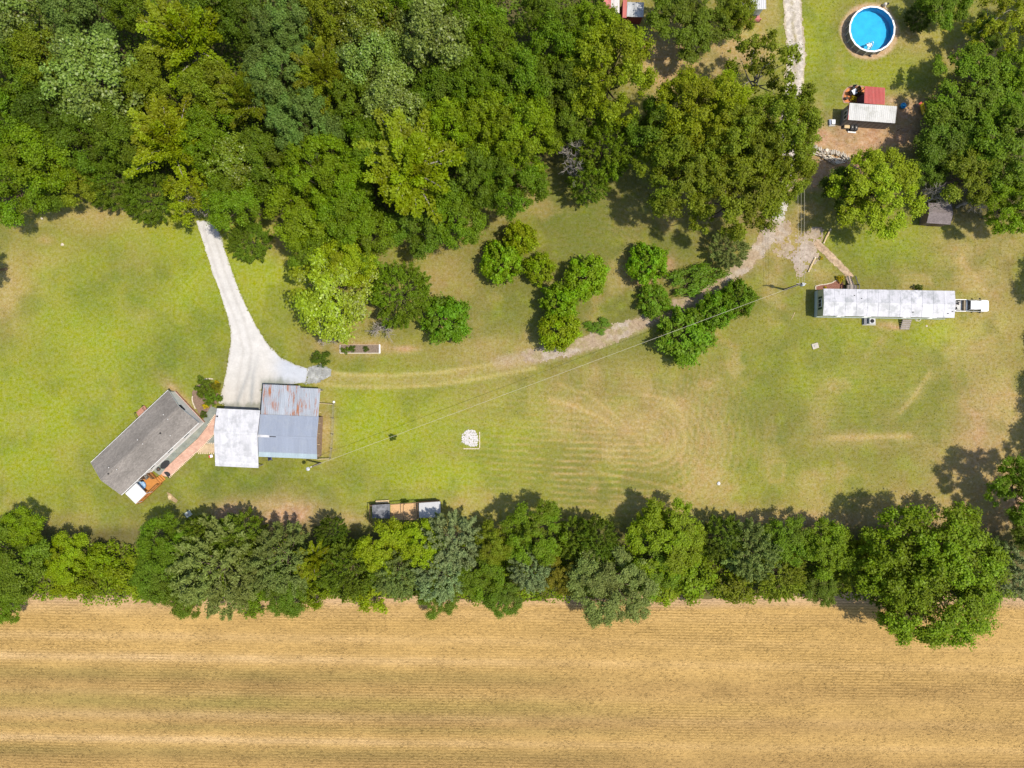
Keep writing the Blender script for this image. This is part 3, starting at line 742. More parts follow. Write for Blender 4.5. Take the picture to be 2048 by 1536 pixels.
TINT = dict(vivid=(0.138, 0.246, 0.013), leafy=(0.104, 0.194, 0.013), dark=(0.066, 0.108, 0.010), mid=(0.092, 0.142, 0.012), green=(0.102, 0.166, 0.010), bright=(0.136, 0.204, 0.010), yel=(0.168, 0.212, 0.012),
            lime=(0.185, 0.250, 0.012), olive=(0.138, 0.176, 0.014), pale=(0.140, 0.196, 0.032), blue=(0.116, 0.178, 0.036), silver=(0.190, 0.248, 0.100), grey=(0.138, 0.182, 0.045), bronze=(0.172, 0.165, 0.015))
trng = random.Random(4)
COUNT = {}
def tree(kind, px, py, rpx, h, tint, label, group, name=None, sq=None, rot=None, cat=None):
    lst = PROTO[kind]; i = COUNT.get(kind, 0); COUNT[kind] = i+1
    cm, tm, R0, h0 = lst[i % len(lst)]
    zc = h*0.62
    loc = P(px, py, zc); loc.z = 0.0
    R = rpx*MPP*(CAM_H-zc)/CAM_H
    nm = name or {'shrub': 'shrub', 'bare': 'dead_tree'}.get(kind, 'broadleaf_tree')
    e = empty(nm, loc, (trng.random()*6.283 if rot is None else math.radians(rot)), label, cat or ('shrub' if nm == 'shrub' else 'tree'), group)
    s = R/R0
    e.scale = (s*(sq or 1.0), s/(sq or 1.0), h/h0)
    link('stem' if nm == 'shrub' else 'trunk', tm, e)
    if cm:
        c = link('foliage' if nm == 'shrub' else 'crown', cm, e)
        t = TINT[tint]; j = 0.92+0.16*trng.random()
        c.color = (t[0]*j*(0.94+0.12*trng.random()), t[1]*j, t[2]*j, 1)
    return e

GW = 'trees of the dense wood'; GH = 'trees and shrubs of the hedgerow beside the field'; GY_ = 'young trees planted on the lawn'; GR = 'trees round the right hand yard'; GO = 'old oaks over the gravel lane'

# ---- brush that closes the gaps: low growth in the hedgerow and under the wood (nobody could count it)
def brush(name, n, seed, box, keep, zr, tint, label, leaf=0.34):
    rng = np.random.RandomState(seed)
    X = rng.uniform(box[0], box[1], n); Y = rng.uniform(box[2], box[3], n)
    k = keep(X, Y); X, Y = X[k], Y[k]; n = len(X)
    hh = fbm(X, Y, 26, seed+1, 3); hh = np.clip((hh-0.3)/0.4, 0, 1)
    z = zr[0]+(zr[1]-zr[0])*hh*(0.35+0.65*rng.rand(n)**0.5)
    pos = np.stack([(X-1024)*MPP, (768-Y)*MPP, z], -1)
    nrm = unit(rng.randn(n, 3)*0.5+np.array((0, 0, 0.9))); ax = rng.randn(n, 3)
    ln = leaf*(0.5+0.9*rng.rand(n))
    o = link(name, leaves_mesh(name, pos, nrm, ax, ln, ln*0.7, np.clip(rng.rand(n)*0.8+0.1, 0, 1), fbm(X, Y, 34, seed+3), LEAF))
    t = TINT[tint]; o.color = (*t, 1)
    return tag(o, label, 'brush', kind='stuff')
def hedge_keep(X, Y):
    top = 1078+22*(fbm(X, Y*0, 90, 511)-0.5)*2; bot = 1196+18*(fbm(X, Y*0+50, 70, 517)-0.5)*2
    return (Y > top+6*(fbm(X, Y, 9, 519)-.5)) & (Y < bot+8*(fbm(X, Y, 9, 523)-.5)) & (X < 1960)
brush('hedgerow_brush', 62000, 501, (-40, 2000, 1050, 1220), hedge_keep, (0.3, 3.0), 'bright', 'low tangled green brush filling the hedgerow between its trees')
brush('woodland_undergrowth', 60000, 531, (-60, 1300, -60, 480), lambda X, Y: sdist(X, Y, WOOD) > 14, (0.8, 4.5), 'mid', 'dim leafy undergrowth between the trees of the wood', 0.42)
# kind, photo x, photo y, radius px, height m, tint, label
for row in [
 # ---- the wood, top row, left to right
 ('glossy', 40, 40, 74, 17, 'pale', 'pale speckled tree filling the upper left corner of the photo'),
 ('broad', 175, 40, 72, 16, 'blue', 'bluish green tree on the top edge right of the corner tree'),
 ('broad', 262, 18, 48, 14, 'mid', 'mid green tree on the top edge just left of the black gap'),
 ('feather', 382, 92, 82, 17, 'yel', 'bright yellow-green plumed tree below the black gap near the top edge'),
 ('broad', 425, 20, 58, 15, 'mid', 'green tree on the top edge right of the black gap'),
 ('broad', 490, 50, 55, 14, 'dark', 'dark green tree between the yellow plumed tree and bluish round one'),
 ('oak', 575, 55, 74, 16, 'blue', 'bluish green round crown near the top edge, left of middle'),
 ('broad', 655, 40, 55, 15, 'olive', 'olive green tree on the top edge above the olive plumed tree'),
 ('glossy', 735, 50, 66, 16, 'olive', 'olive crown with shiny leaves on the top edge left of the large pale tree'),
 ('broad', 810, 15, 52, 14, 'green', 'fresh green tree cut by the top edge above the large pale tree'),
 ('glossy', 868, 92, 82, 18, 'pale', 'large pale shiny-leaved crown in the upper middle of the wood'),
 ('broad', 945, 35, 62, 16, 'green', 'green tree on the top edge left of the brown clearing'),
 ('broad', 985, 105, 56, 15, 'green', 'green tree directly below the brown clearing at the top edge'),
 ('broad', 1075, 42, 46, 12, 'mid', 'small dark crown right of the brown clearing at the top edge'),
 ('broad', 1125, 95, 62, 15, 'green', 'green tree left of the big yellowish oak near the red shed'),
 ('oak', 1180, 72, 62, 13, 'bright', 'bright green crown overlapping the red and white shed'),
 ('oak', 1222, 150, 98, 17, 'yel', 'big yellowish oak crown left of the dry grass clearing'),
 # ---- second row
 ('broad', 18, 150, 62, 15, 'mid', 'mid green tree on the left edge under the pale corner tree'),
 ('broad', 100, 128, 62, 15, 'olive', 'olive tree between the pale corner tree and the large pale crown'),
 ('glossy', 205, 165, 94, 18, 'pale', 'large pale crown with shiny leaves in the upper left wood'),
 ('broad', 318, 175, 60, 15, 'olive', 'olive tree right of the large pale crown in the upper left'),
 ('broad', 440, 190, 60, 15, 'olive', 'olive brown crown under the bright yellow plumed tree'),
 ('feather', 505, 205, 58, 16, 'olive', 'narrow olive plumed tree left of the blue-green crowns'),
 ('oak', 560, 165, 74, 17, 'blue', 'blue-green crown, upper one of the pair left of middle'),
 ('oak', 612, 255, 70, 17, 'blue', 'blue-green crown, lower one of the pair left of middle'),
 ('feather', 652, 165, 62, 16, 'olive', 'dark olive plumed tree right of the blue-green pair'),
 ('glossy', 748, 130, 66, 16, 'pale', 'pale narrow crown left of the large pale tree in the upper middle'),
 ('broad', 700, 215, 52, 14, 'mid', 'mid green tree between the blue-green pair and light feathery tree'),
 ('glossy', 785, 215, 74, 16, 'pale', 'light green shiny crown in the very middle of the wood'),
 ('broad', 878, 200, 58, 14, 'mid', 'dull green tree under the large pale crown in the upper middle'),
 ('broad', 945, 180, 60, 15, 'green', 'green crown right below the tree beside the brown clearing'),
 ('broad', 1035, 165, 68, 15, 'green', 'dense green crown left of the dark tree by the yellowish oak'),
 ('broad', 1115, 175, 60, 14, 'mid', 'dark crown tucked against the left side of the big yellowish oak'),
 # ---- third row
 ('broad', 22, 250, 62, 15, 'green', 'green tree on the left edge halfway down the wood'),
 ('broad', 105, 240, 58, 14, 'dark', 'dark tree left of the lower end of the large pale crown'),
 ('broad', 88, 318, 74, 15, 'bright', 'bright green round crown near the left edge above the lawn'),
 ('broad', 172, 290, 56, 14, 'mid', 'mid green crown right of the bright one near the left edge'),
 ('broad', 255, 270, 62, 15, 'mid', 'mid green tree under the large pale crown, left of the yellow plumes'),
 ('feather', 345, 292, 80, 16, 'yel', 'yellow-green plumed tree above the top of the pale driveway'),
 ('broad', 430, 285, 62, 15, 'green', 'green crown right of the yellow plumed tree above the driveway'),
 ('glossy', 480, 330, 62, 14, 'olive', 'dull olive crown left of the bright green tree in mid wood'),
 ('broad', 555, 330, 66, 15, 'mid', 'dark crown under the blue-green pair'),
 ('oak', 650, 350, 80, 16, 'bright', 'bright green crown below the blue-green pair'),
 ('broad', 735, 300, 56, 14, 'green', 'green crown left of the large yellow plumed tree'),
 ('feather', 822, 340, 106, 17, 'yel', 'large yellow plumed tree with long radiating sprays in the lower wood'),
 ('broad', 905, 265, 56, 15, 'bright', 'bright upright crown above right of the large yellow plumed tree'),
 ('broad', 975, 255, 66, 15, 'bright', 'bright green crown left of the big clumpy green tree'),
 ('oak', 1040, 275, 78, 16, 'bright', 'big clumpy bright green crown left of the dead tree'),
 ('oak', 1025, 368, 70, 14, 'green', 'green tree at the wood edge left of the mown clearing'),
 ('broad', 1130, 235, 56, 12, 'mid', 'dark green crown directly above the dead tree'),
 ('fine', 1212, 300, 66, 11, 'green', 'fine leaved dark green tree right of the dead tree'),
 ('fine', 1178, 362, 44, 8, 'mid', 'small fine leaved tree at the tip below the dead tree'),
 # ---- lower fringe of the wood
 ('broad', 30, 385, 66, 13, 'green', 'green tree at the lower left fringe of the wood'),
 ('broad', 108, 385, 38, 8, 'mid', 'low tree on the fringe beside the lower left green tree'),
 ('broad', 160, 365, 48, 10, 'olive', 'olive fringe tree at the top of the left lawn'),
 ('fine', 222, 365, 54, 9, 'mid', 'fine leaved fringe tree at the top middle of left lawn'),
 ('fine', 288, 390, 54, 9, 'mid', 'dark rounded fringe tree left of the driveway top'),
 ('sparse', 388, 398, 62, 12, 'yel', 'thin yellowish tree with bare white limbs over the driveway top'),
 ('broad', 478, 402, 66, 13, 'green', 'green crown overhanging the right side of the driveway top'),
 ('fine', 498, 482, 42, 6, 'mid', 'low dark tree beside the right edge of the driveway'),
 ('broad', 605, 430, 70, 13, 'bright', 'rounded bright crown on the fringe right of the driveway'),
 ('broad', 692, 420, 60, 13, 'green', 'green crown between the rounded bright one and large yellow plumes'),
 ('broad', 628, 498, 52, 9, 'green', 'fringe tree just above the big lime tree, on its left'),
 ('broad', 735, 482, 66, 12, 'green', 'green crown just above the big lime tree, on its right'),
 ('broad', 838, 455, 58, 11, 'mid', 'darker fringe tree under the large yellow plumed tree'),
 ('broad', 912, 440, 60, 12, 'green', 'fringe tree above the brown strip of grass'),
 ('broad', 955, 350, 66, 13, 'mid', 'mid green crown between yellow plumes and the wood edge'),
 ('glossy', 672, 588, 92, 10, 'lime', 'big lime green tree standing out from the wood above the planter'),
 ('broad', 700, 520, 56, 11, 'lime', 'lime green crown rising behind the big lime tree'),
 ('fine', 800, 590, 66, 8, 'green', 'green tree touching the right side of the big lime tree'),
]: tree(*row, GW)
tree('bare', 1146, 312, 50, 12.5, 'mid', 'leafless grey dead tree at the edge of the mown clearing', GW)
tree('bare', 655, 668, 34, 4.0, 'mid', 'bare grey twiggy branches below the big lime tree', GW, rot=40)
tree('bare', 765, 655, 34, 4.5, 'mid', 'bare grey branches hanging out under the green tree beside the lime', GW, rot=200)
tree('bare', 395, 402, 40, 11.0, 'mid', 'white bare limbs over the top end of the driveway', GW)

# ---- old oaks over the lane
for row in [
 ('oak', 1392, 232, 92, 16, 'yel', 'broad yellowish oak at the upper left of the oak clump'),
 ('sparse', 1520, 150, 78, 14, 'olive', 'open crowned oak with gaps at the top of the oak clump'),
 ('sparse', 1585, 215, 48, 13, 'olive', 'thin oak crown letting the gravel lane show through'),
 ('oak', 1552, 275, 84, 16, 'olive', 'olive oak overhanging the lane on the right of the clump'),
 ('oak', 1360, 345, 88, 15, 'olive', 'dark clumpy oak on the left of the clump by the clearing'),
 ('oak', 1468, 400, 96, 15, 'olive', 'largest oak at the bottom of the clump beside the gravel turning place'),
 ('broad', 1305, 262, 56, 13, 'mid', 'dark green tree wedged between yellowish oak and oak clump'),
 ('oak', 1462, 292, 82, 16, 'olive', 'oak in the centre of the clump over the lane'),
 ('oak', 1560, 345, 62, 13, 'olive', 'lower right oak of the clump where the track leaves the lane'),
 ('broad', 1330, 310, 56, 12, 'olive', 'olive oak filling the left flank of the clump'),
 ('broad', 1440, 215, 60, 14, 'lime', 'lighter oak crown between the two upper oaks of the clump'),
 ('fine', 1458, 500, 40, 4.5, 'grey', 'low grey-green tree under the lowest oak beside the track'),
 ('oak', 1385, 30, 90, 9, 'mid', 'dark tree on the top edge right of the grey tin roof'),
 ('broad', 1470, 30, 40, 10, 'olive', 'small tree on the top edge covering the white roof corner'),
]: tree(*row, GO)

# ---- right-hand yard
for row in [
 ('oak', 1752, 384, 90, 10, 'lime', 'yellow-green maple between the log pile and the mobile home'),
 ('broad', 1682, 382, 44, 6, 'dark', 'dark low tree against the left side of the yellow-green maple'),
 ('oak', 1945, 190, 94, 9, 'green', 'large dark green tree right of the yellow slide'),
 ('oak', 2015, 290, 96, 11, 'green', 'large green tree on the right edge above the bare branches'),
 ('broad', 1893, 285, 64, 8, 'mid', 'dark tree between the cabin yard and the right edge'),
 ('oak', 2035, 160, 66, 9, 'bright', 'bright green tree on the right edge below the sandy patch'),
 ('broad', 1930, 350, 62, 9, 'olive', 'olive tree above the small brown shed'),
 ('broad', 1862, 330, 46, 7, 'mid', 'dark tree right of the yellow-green maple'),
 ('oak', 2025, 415, 62, 10, 'bright', 'bright round tree on the right edge right of the bare branches'),
 ('broad', 1885, 10, 50, 7, 'green', 'green tree on the top edge right of the pool'),
 ('fine', 1838, 36, 28, 2.2, 'dark', 'dark shady tree on the top edge beside the pool'),
 ('sparse', 1990, 45, 60, 9, 'yel', 'thin yellowish tree in the upper right corner'),
 ('broad', 1968, 70, 38, 5, 'mid', 'low dark tree beside the sandy patch in the upper right'),
 ('broad', 2135, 30, 70, 11, 'mid', 'tree beyond the upper right corner shading brown ground'),
 ('oak', 2052, 985, 76, 11, 'green', 'dark green tree cut by the right edge above the hedgerow'),
 ('oak', 2075, 1050, 60, 9, 'mid', 'dark tree at the right edge just above the silvery hedgerow tree'),
 ('broad', 2222, 560, 76, 11, 'green', 'tree beyond the right edge shading the lawn above the truck'),
 ('broad', 2222, 690, 70, 10, 'green', 'tree beyond the right edge shading the lawn below the truck'),
 ('broad', 2215, 800, 74, 11, 'mid', 'tree beyond the right edge shading the dry lawn halfway down'),
 ('broad', 2200, 905, 74, 11, 'green', 'tree beyond the right edge next above the dark cut-off tree'),
 ('broad', -62, 520, 60, 12, 'green', 'tree beyond the left edge shading the corner of the left lawn'),
]: tree(*row, GR)
tree('bare', 1885, 388, 40, 8.5, 'mid', 'bare grey branches reaching over the small brown shed', GR)
tree('bare', 1962, 395, 42, 9.0, 'mid', 'bare grey branches right of the small brown shed', GR)

# ---- young trees on the lawn
for row in [
 ('round', 887, 637, 50, 5.5, 'leafy', 'lone dark green round tree left of the others on the lawn'),
 ('round', 1040, 477, 34, 5.5, 'lime', 'light yellow-green young tree nearest to the wood'),
 ('round', 1005, 522, 44, 5.5, 'vivid', 'green young tree leaning against the light yellow-green one'),
 ('round', 1080, 538, 32, 4.5, 'lime', 'small pale topped young tree right of the paired ones'),
 ('round', 1172, 552, 44, 5.0, 'vivid', 'round young tree standing alone in the middle of the mown clearing'),
 ('round', 1298, 526, 42, 5.0, 'vivid', 'round young tree near the big oaks'),
 ('round', 1118, 602, 40, 6.0, 'vivid', 'upper half of the tall double crown beside the track'),
 ('round', 1117, 660, 42, 5.5, 'lime', 'lighter lower half of the double crown beside the track'),
 ('round', 1308, 603, 34, 3.0, 'leafy', 'low bushy tree at the upper edge of the track'),
 ('round', 1370, 668, 57, 5.0, 'leafy', 'broad dark tree directly below the gravel track'),
 ('round', 1433, 622, 38, 5.0, 'leafy', 'dark tree between the broad dark one and olive one by the track'),
 ('round', 1478, 598, 38, 4.5, 'green', 'olive topped tree nearest to the mobile home along the track'),
]: tree(*row, GY_)
tree('shrub', 1385, 560, 46, 2.2, 'leafy', 'long low dark shrub along the upper side of the track', GY_, sq=1.45, rot=17)
tree('shrub', 1195, 651, 22, 0.9, 'leafy', 'flat clump of tall grass and weeds beside the track', GY_, sq=1.3, rot=10)
tree('shrub', 640, 718, 19, 1.8, 'dark', 'small dark bush at the end of the driveway', GY_, sq=1.15)
tree('shrub', 786, 874, 8, 0.8, 'dark', 'tiny dark bush under the power line on the open lawn', GY_)

# ---- hedgerow along the field
for row in [
 ('broad', 30, 1120, 74, 9, 'mid', 'dark green tree at the left end of the hedgerow'),
 ('broad', 50, 1052, 42, 7, 'bright', 'bright topped tree above the left end of the hedgerow'),
 ('broad', 12, 1200, 46, 6, 'green', 'green bush at the lower left end of the hedgerow'),
 ('broad', 132, 1112, 50, 6, 'lime', 'yellow-green bush right of the dark left end tree'),
 ('shrub', 138, 1165, 42, 3.5, 'yel', 'yellowish shrub below the yellow-green bush at field edge'),
 ('shrub', 200, 1120, 38, 4, 'bright', 'bright shrub in the low gap of the hedgerow, upper side'),
 ('shrub', 190, 1165, 38, 3, 'olive', 'olive shrub in the low gap of the hedgerow at field edge'),
 ('shrub', 250, 1150, 46, 3.2, 'yel', 'yellowest low shrub in the gap left of the grey-green trees'),
 ('broad', 335, 1085, 54, 8, 'green', 'green crown at the upper left of the grey-green trees'),
 ('broad', 318, 1150, 52, 7, 'mid', 'mid green tree left of the big grey-green tree'),
 ('broad', 372, 1192, 44, 6, 'mid', 'dark rounded bush jutting into the field left of middle'),
 ('fine', 432, 1135, 100, 10, 'grey', 'biggest grey-green fine leaved tree in the hedgerow'),
 ('fine', 400, 1068, 42, 8, 'mid', 'dark pointed tree above the biggest grey-green one'),
 ('fine', 480, 1075, 54, 8, 'mid', 'dark fine tree between grey-green and shiny olive trees'),
 ('fine', 560, 1120, 74, 9, 'grey', 'olive grey shiny tree right of the biggest grey-green one'),
 ('shrub', 500, 1200, 40, 3, 'green', 'low green shrub under the olive grey tree at field edge'),
 ('broad', 575, 1180, 50, 6, 'mid', 'dark bush below the olive grey shiny tree'),
 ('feather', 632, 1120, 40, 8, 'yel', 'narrow yellow tree left of the fine green cedar'),
 ('shrub', 622, 1190, 34, 4, 'bright', 'bright shrub under the narrow yellow tree'),
 ('fine', 695, 1135, 64, 9, 'mid', 'fine dark green cedar left of the yellow-green tree below the kennel'),
 ('fine', 662, 1066, 32, 7, 'dark', 'small dark cedar above the narrow yellow tree'),
 ('broad', 772, 1092, 54, 8, 'lime', 'yellow-green tree overlapping the kennel, left one'),
 ('broad', 845, 1086, 50, 8, 'lime', 'yellow-green tree overlapping the kennel, right one'),
 ('shrub', 735, 1190, 42, 4, 'lime', 'round yellow-green shrub jutting into the field below the cedar'),
 ('fine', 795, 1145, 54, 8, 'grey', 'fine grey-green tree under the yellow-green kennel trees'),
 ('fine', 905, 1090, 66, 9, 'silver', 'pale silvery blue tree, upper half of the tallest silvery clump'),
 ('fine', 880, 1150, 58, 8, 'silver', 'pale silvery blue tree, lower half of the silvery clump'),
 ('broad', 872, 1192, 42, 5, 'mid', 'green bush jutting into the field under the silvery trees'),
 ('broad', 985, 1085, 40, 8, 'olive', 'olive tree between the silvery clump and the dark round tree'),
 ('broad', 962, 1150, 46, 7, 'green', 'green tree right of the silvery clump'),
 ('broad', 1005, 1195, 40, 5, 'mid', 'round green bush jutting into the field, right of the silvery trees'),
 ('oak', 1068, 1065, 66, 9, 'green', 'dark round green tree rising above the hedgerow middle'),
 ('fine', 1062, 1140, 46, 7, 'silver', 'smaller silvery tree under the dark round tree'),
 ('broad', 1128, 1150, 40, 6, 'bronze', 'bronze yellow bush left of the large grey crown'),
 ('fine', 1150, 1080, 44, 7, 'mid', 'dark bush above the bronze yellow one'),
 ('oak', 1220, 1165, 86, 9, 'grey', 'large greyish green crown bulging into the field'),
 ('fine', 1190, 1080, 46, 8, 'mid', 'dark fine tree above the large greyish crown'),
 ('oak', 1335, 1075, 78, 8, 'bright', 'large bright green crown bulging into the lawn'),
 ('broad', 1300, 1040, 36, 6, 'lime', 'lime patch of crown at the top of the large bright tree'),
 ('broad', 1305, 1140, 52, 6, 'green', 'green tree under the large bright crown'),
 ('shrub', 1385, 1150, 54, 4.5, 'bright', 'low bright shrub right of the large bright crown'),
 ('shrub', 1330, 1178, 36, 2.2, 'lime', 'low lime scrub at field edge below the large bright crown'),
 ('fine', 1445, 1080, 50, 7, 'mid', 'dark tree right of the large bright crown'),
 ('fine', 1500, 1105, 62, 8, 'grey', 'greyish tree with twiggy underside right of the dark one'),
 ('shrub', 1470, 1170, 46, 4, 'olive', 'olive brown shrub under the greyish twiggy tree'),
 ('fine', 1560, 1150, 54, 6, 'olive', 'olive fine bush at field edge right of the twiggy tree'),
 ('broad', 1575, 1080, 52, 7, 'green', 'green tree right of the greyish twiggy tree'),
 ('broad', 1650, 1095, 58, 8, 'bright', 'bright green tree left of the giant tree'),
 ('broad', 1642, 1165, 42, 5, 'mid', 'dark round bush at field edge left of the giant tree'),
 ('fine', 1718, 1130, 54, 7, 'olive', 'olive tree half hidden by the left side of the giant tree'),
 ('fine', 2035, 1140, 58, 7, 'silver', 'silvery tree at the right end of the hedgerow'),
 ('fine', 1985, 1120, 44, 6, 'grey', 'grey-green bush between the giant tree and the silvery end tree'),
 ('fine', 1790, 1170, 60, 8, 'mid', 'dark fine tree against the lower left of the giant tree'),
]: tree(*row, GH)
tree('giant', 1868, 1150, 148, 13, 'bright', 'giant bright green tree at the right end of the hedgerow', GH)
# ================================================================ BUILDINGS
def rectfit(TL, TR, BR, BL, z):
    a, b, c, d = (P(*q, z) for q in (TL, TR, BR, BL))
    ctr = (a+b+c+d)/4; ux = ((b-a)+(c-d))/2; uy = ((a-d)+(b-c))/2
    return Vector((ctr.x, ctr.y, 0)), math.atan2(ux.y, ux.x), ux.length, uy.length
def loc_in(e, px, py, z=0.0):
    """local coordinates in thing e of the photo point (px, py) at height z"""
    v = P(px, py, z)-Vector(e.location); v.z = z-e.location.z
    r = -e.rotation_euler.z
    return Vector((v.x*math.cos(r)-v.y*math.sin(r), v.x*math.sin(r)+v.y*math.cos(r), v.z))

def tin(name, col, streak=0.14, stain=None, stain_amt=0.0, rust=0.0, srng_=(0.5, 0.72), rough=0.5, axis='y', metal=0.0, sheetvar=0.10):
    if name in MATS: return MATS[name]
    m, N, L, B = new_mat(name)
    g = N.new('ShaderNodeNewGeometry').outputs['Position']
    rnd = N.new('ShaderNodeObjectInfo').outputs['Random']
    sc = (2.2, 0.25, 1) if axis == 'y' else (0.25, 2.2, 1)
    st = noise_node(N, L, g, 1.2, 5, 0.65, sc); fi = noise_node(N, L, g, 6, 3); pa = noise_node(N, L, g, 0.8, 5, 0.7)
    v = mathn(N, L, 'MULTIPLY', maprange(N, L, st, 0.3, 0.7, 1-streak, 1+streak), maprange(N, L, fi, 0.3, 0.7, 0.95, 1.05))
    v = mathn(N, L, 'MULTIPLY', v, maprange(N, L, rnd, 0, 1, 1-sheetvar, 1+sheetvar))
    hs = N.new('ShaderNodeHueSaturation'); hs.inputs['Color'].default_value = (*col, 1); L.new(v, hs.inputs['Value'])
    out = hs.outputs['Color']
    if stain: out = mixcol(N, L, maprange(N, L, pa, srng_[0], srng_[1], 0, stain_amt), out, stain)
    if rust:
        n1 = noise_node(N, L, g, 1.0, 6, 0.75, (3.0, 0.35, 1)); n2 = noise_node(N, L, g, 0.35, 3, 0.5, (1.0, 0.6, 1))
        f = mathn(N, L, 'MULTIPLY', maprange(N, L, n1, 0.50, 0.60, 0, 1), maprange(N, L, n2, 0.44, 0.56, 0.0, 1.0))
        f = mathn(N, L, 'MULTIPLY', f, rust)
        rc = mixcol(N, L, fi, (0.16, 0.05, 0.03), (0.36, 0.16, 0.07))
        out = mixcol(N, L, f, out, rc)
    L.new(out, B.inputs['Base Color']); B.inputs['Roughness'].default_value = rough; B.inputs['Metallic'].default_value = metal
    B.inputs['Specular IOR Level'].default_value = 0.3
    MATS[name] = m; return m

def rib_sheet(w, l, mat, ribs=4, rh=0.035):
    mb = MB(); xs = []; p = w/ribs
    for i in range(ribs):
        x = i*p
        xs += [(x, 0), (x+p*0.62, 0), (x+p*0.72, rh), (x+p*0.88, rh), (x+p*0.98, 0)]
    xs.append((w, 0.0))
    for (xa, za), (xb, zb) in zip(xs[:-1], xs[1:]):
        mb.quad((xa, -l, za), (xb, -l, zb), (xb, 0, zb), (xa, 0, za))
    return mb.mesh('roof_sheet', mat)
srng = random.Random(11)
def lay_sheets(parent, x0, x1, yA, zA, yB, zB, mat, w=0.9, ribs=4, rh=0.035, name='roof_sheet'):
    """sheets side by side from the ridge line (yA, zA) down to the eave (yB, zB)"""
    n = max(1, round((x1-x0)/w)); w = (x1-x0)/n; l = math.hypot(yB-yA, zB-zA)
    a = math.atan2(zA-zB, abs(yA-yB)); me = rib_sheet(w*1.0, l, mat, ribs, rh)
    for i in range(n):
        dz = srng.random()*0.012
        if yB < yA: link(name, me, parent, (x0+i*w, yA, zA+dz), rot=(a, 0, 0))
        else: link(name, me, parent, (x0+(i+1)*w, yA, zA+dz), rot=(a, 0, math.pi))

def shingle_mat(name, col):
    m, N, L, B = new_mat(name)
    tc = N.new('ShaderNodeTexCoord').outputs['Object']
    br = N.new('ShaderNodeTexBrick'); br.inputs['Scale'].default_value = 1.0
    br.inputs['Brick Width'].default_value = 0.32; br.inputs['Row Height'].default_value = 0.15; br.inputs['Mortar Size'].default_value = 0.006
    L.new(tc, br.inputs['Vector'])
    c = lambda k: tuple(x*k for x in col)+(1,)
    br.inputs['Color1'].default_value = c(0.86); br.inputs['Color2'].default_value = c(1.14); br.inputs['Mortar'].default_value = c(0.55)
    big = noise_node(N, L, tc, 0.35, 5, 0.6, (0.6, 1.6, 1)); fi = noise_node(N, L, tc, 9, 3)
    hs = N.new('ShaderNodeHueSaturation'); L.new(br.outputs['Color'], hs.inputs['Color'])
    L.new(mathn(N, L, 'MULTIPLY', maprange(N, L, big, 0.3, 0.7, 0.80, 1.18), maprange(N, L, fi, 0.3, 0.7, 0.9, 1.1)), hs.inputs['Value'])
    L.new(hs.outputs['Color'], B.inputs['Base Color']); B.inputs['Roughness'].default_value = 0.95; B.inputs['Specular IOR Level'].default_value = 0.1
    bump(N, L, br.outputs['Fac'], 0.4, -0.02, B)
    MATS[name] = m; return m
def paver_mat(name, c1, c2, mortar, bw=0.22, bh=0.11):
    m, N, L, B = new_mat(name)
    g = N.new('ShaderNodeTexCoord').outputs['Object']
    br = N.new('ShaderNodeTexBrick'); br.inputs['Scale'].default_value = 1.0
    br.inputs['Brick Width'].default_value = bw; br.inputs['Row Height'].default_value = bh; br.inputs['Mortar Size'].default_value = 0.008
    L.new(g, br.inputs['Vector'])
    br.inputs['Color1'].default_value = (*c1, 1); br.inputs['Color2'].default_value = (*c2, 1); br.inputs['Mortar'].default_value = (*mortar, 1)
    n = noise_node(N, L, g, 1.2, 4)
    hs = N.new('ShaderNodeHueSaturation'); L.new(br.outputs['Color'], hs.inputs['Color']); L.new(maprange(N, L, n, 0.3, 0.7, 0.8, 1.2), hs.inputs['Value'])
    L.new(hs.outputs['Color'], B.inputs['Base Color']); B.inputs['Roughness'].default_value = 0.9
    bump(N, L, br.outputs['Fac'], 0.4, -0.02, B)
    MATS[name] = m; return m

M_WHITE = plain('white_siding', (0.62, 0.61, 0.59), 0.6, 0.06, 1.5)
M_TRIM = plain('white_trim', (0.68, 0.68, 0.67), 0.5, 0.05)
M_GLASS = plain('window_glass', (0.03, 0.04, 0.05), 0.08, 0.1, spec=0.6)
M_DARK = plain('dark_void', (0.02, 0.02, 0.022), 0.9, 0.2)
M_BRICK = paver_mat('red_brick', (0.30, 0.12, 0.07), (0.36, 0.16, 0.10), (0.30, 0.26, 0.22))
M_GREYWOOD = plain('grey_wood', (0.24, 0.21, 0.19), 0.85, 0.25, 5)
M_BROWNWOOD = plain('brown_wood', (0.12, 0.075, 0.045), 0.8, 0.25, 5)
M_DECK = plain('orange_deck_stain', (0.40, 0.165, 0.038), 0.6, 0.14, 3)
M_DECKRAIL = plain('rail_stain', (0.30, 0.125, 0.035), 0.65, 0.2, 4)
M_SHINGLE = shingle_mat('grey_shingle', (0.188, 0.170, 0.153))
M_CONC = plain('concrete', (0.34, 0.33, 0.30), 0.9, 0.15, 2)
M_BLACK = plain('black_rubber', (0.022, 0.023, 0.026), 0.7, 0.2)
M_PALEWOOD = plain('pale_timber', (0.46, 0.35, 0.20), 0.85, 0.2, 4)

